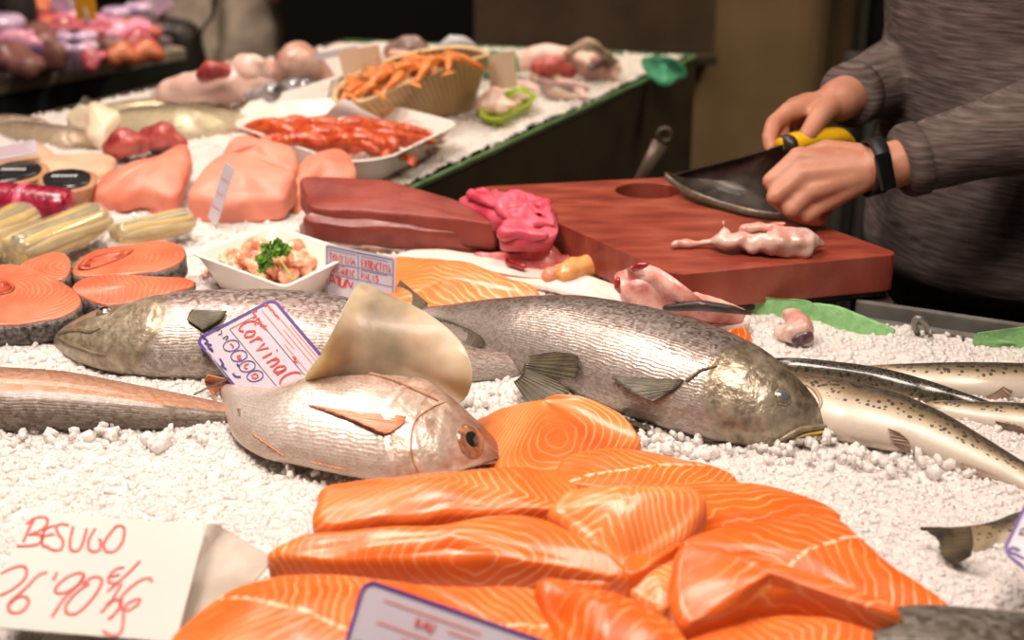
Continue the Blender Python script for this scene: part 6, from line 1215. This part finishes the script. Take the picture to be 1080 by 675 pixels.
pb('plinth', .06, .8, 0, zr - .22, M_['dark']); pb('front_panel', .0, .9, zr - .2, zr - .035, m_cp); pb('rail', -.01, .05, zr - .03, zr, simple('case_rail', (186, 172, 158), (160, 148, 136), 14, .35, metal=.4)); pb('deck', .04, .95, zr - .03, zr + .02, m_deck)
pb('back_panel', .98, .04, zr - .02, zr + .75, simple('case_back', (60, 50, 66), rough=.5)); pb('back_shelf', .80, .2, zr + .13, zr + .16, simple('case_shelf', (150, 164, 190), (134, 150, 178), 10, .3))
pb('canopy', .7, .35, zr + .78, zr + .86, m_cp)
m_p1 = simple('pink_meat', (206, 126, 160), (230, 176, 200), 30, .35, coat=.4); m_p2 = simple('red_meat', (160, 54, 70), (200, 96, 110), 30, .35, coat=.3); m_p3 = simple('mauve_wrap', (196, 166, 206), (224, 204, 230), 20, .25, coat=.5); m_p4 = simple('brown_meat', (112, 70, 66), (140, 94, 88), 20, .4)
m_yl = simple('yellow_card', (216, 166, 24), rough=.5); m_bt = simple('blue_tub', (48, 66, 110), rough=.4); m_or = simple('orange_meat', (206, 120, 84), (190, 96, 66), 30, .35)
kinds = {'p': ('pink wrapped meat on the lit deck of the dark display case', 'meat_pack', m_p1, 'meat'), 'r': ('red meat cut on the lit deck of the dark display case', 'meat_cut', m_p2, 'meat'), 'm': ('mauve plastic wrapped tub on the lit deck of the dark display case', 'wrapped_tub', m_p3, 'tub'), 'b': ('brown ham on the lit deck of the dark display case', 'ham', m_p4, 'ham'), 'o': ('orange sausage on the lit deck of the dark display case', 'sausage', m_or, 'sausage')}
deck = [(6, 22, 'p', 1.3), (2, 42, 'm', 1.2), (14, 56, 'b', 1.2), (28, 30, 'r', .9), (40, 44, 'b', 1.3), (50, 30, 'o', 1), (64, 28, 'r', 1.1), (76, 26, 'p', 1), (72, 44, 'm', .8), (86, 44, 'm', .8), (72, 56, 'm', .8), (86, 56, 'm', .8), (96, 24, 'p', .9), (100, 38, 'r', .9), (110, 48, 'b', 1.1), (118, 30, 'p', 1), (126, 40, 'p', .8), (134, 32, 'o', .9), (136, 46, 'r', 1), (146, 28, 'p', .9), (152, 34, 'p', 1), (24, 46, 'p', 1), (30, 62, 'b', 1), (124, 18, 'm', .8), (150, 16, 'm', .9), (20, 8, 'o', .9), (44, 6, 'o', .8), (140, 14, 'p', 1), (56, 58, 'b', 1), (98, 60, 'r', .5), (154, 54, 'o', .3), (128, 57, 'o', .3)]
for i, (x, y, k, s_) in enumerate(deck):
    p = W(x, y, -.07); lab, nm, mt, cat = kinds[k]; mb = MB(); q = .075 * s_ * (.72 if k == 'b' else .9)
    if k == 'm': o_ = MB().loft([[(p[0] + r * q * math.cos(a), p[1] + r * q * math.sin(a), zr + .02 + z * s_) for a in np.linspace(0, 6.283, 20, endpoint=False)] for r, z in ((.6, 0), (.7, .06), (.75, .07), (.6, .08))]).build(nm, mt)
    elif k == 'o': mb.chain([p * [1, 1, 0] + [-q, 0, zr + .05], p * [1, 1, 0] + [0, .02, zr + .06], p * [1, 1, 0] + [q, .01, zr + .05]], [.022, .026, .02]); o_ = mb.melt(nm, mt, None, .006, 3)
    else:
        rg_ = np.random.default_rng(i)
        for j in range(4): e = p * [1, 1, 0] + [(rg_.random() - .5) * q, (rg_.random() - .5) * q, zr + .04 + .03 * rg_.random()]; mb.ell(e, q * (.45 + .4 * rg_.random(3)) * [1, .8, .6], n=10, m=14)
        o_ = mb.melt(nm, mt, None, .009, 4, .006, 30)
    tag(o_, lab, cat, 'goods on the lit meat case')
for lab, x, y, w_, h_, mt in (('pale mauve price board standing in the middle of the meat case', 76, 4, .10, .10, m_p3), ('yellow price card standing in the meat case', 92, 13, .05, .07, m_yl), ('mauve slanted price board at the right end of the meat case', 162, 8, .05, .13, m_p3)):
    p = W(x, y + 12, -.05); t = thing('price_board', lab, 'price board', (p[0], p[1], zr + .02)); MB().box((p[0], p[1], zr + .09 + h_ / 2), (w_, .006, h_), np.array(Matrix.Rotation(-.5 if x > 150 else 0, 3, 'Y'))).build('board', mt, t, False, .002); MB().tube([(p[0], p[1], zr + .02), (p[0], p[1], zr + .12)], .005).build('stick', M_['steel'], t)
p = W(18, 22, -.05); o_ = MB().loft([[(p[0] + r * math.cos(a), p[1] + r * math.sin(a), zr + z) for a in np.linspace(0, 6.283, 20, endpoint=False)] for r, z in ((.045, .02), (.05, .03), (.05, .13), (.03, .16), (.018, .19), (.022, .2))]).build('black_jar', M_['dark']); tag(o_, 'black jar on the left of the lit meat case', 'jar')
p = W(48, 66, -.10); o_ = MB().loft([[(p[0] + r * math.cos(a), p[1] + r * .7 * math.sin(a), zr + z) for a in np.linspace(0, 6.283, 20, endpoint=False)] for r, z in ((.06, .02), (.07, .05), (.075, .05), (.07, .045), (.06, .03))]).build('blue_tub', m_bt); tag(o_, 'blue oval tub near the rail of the meat case', 'tub')
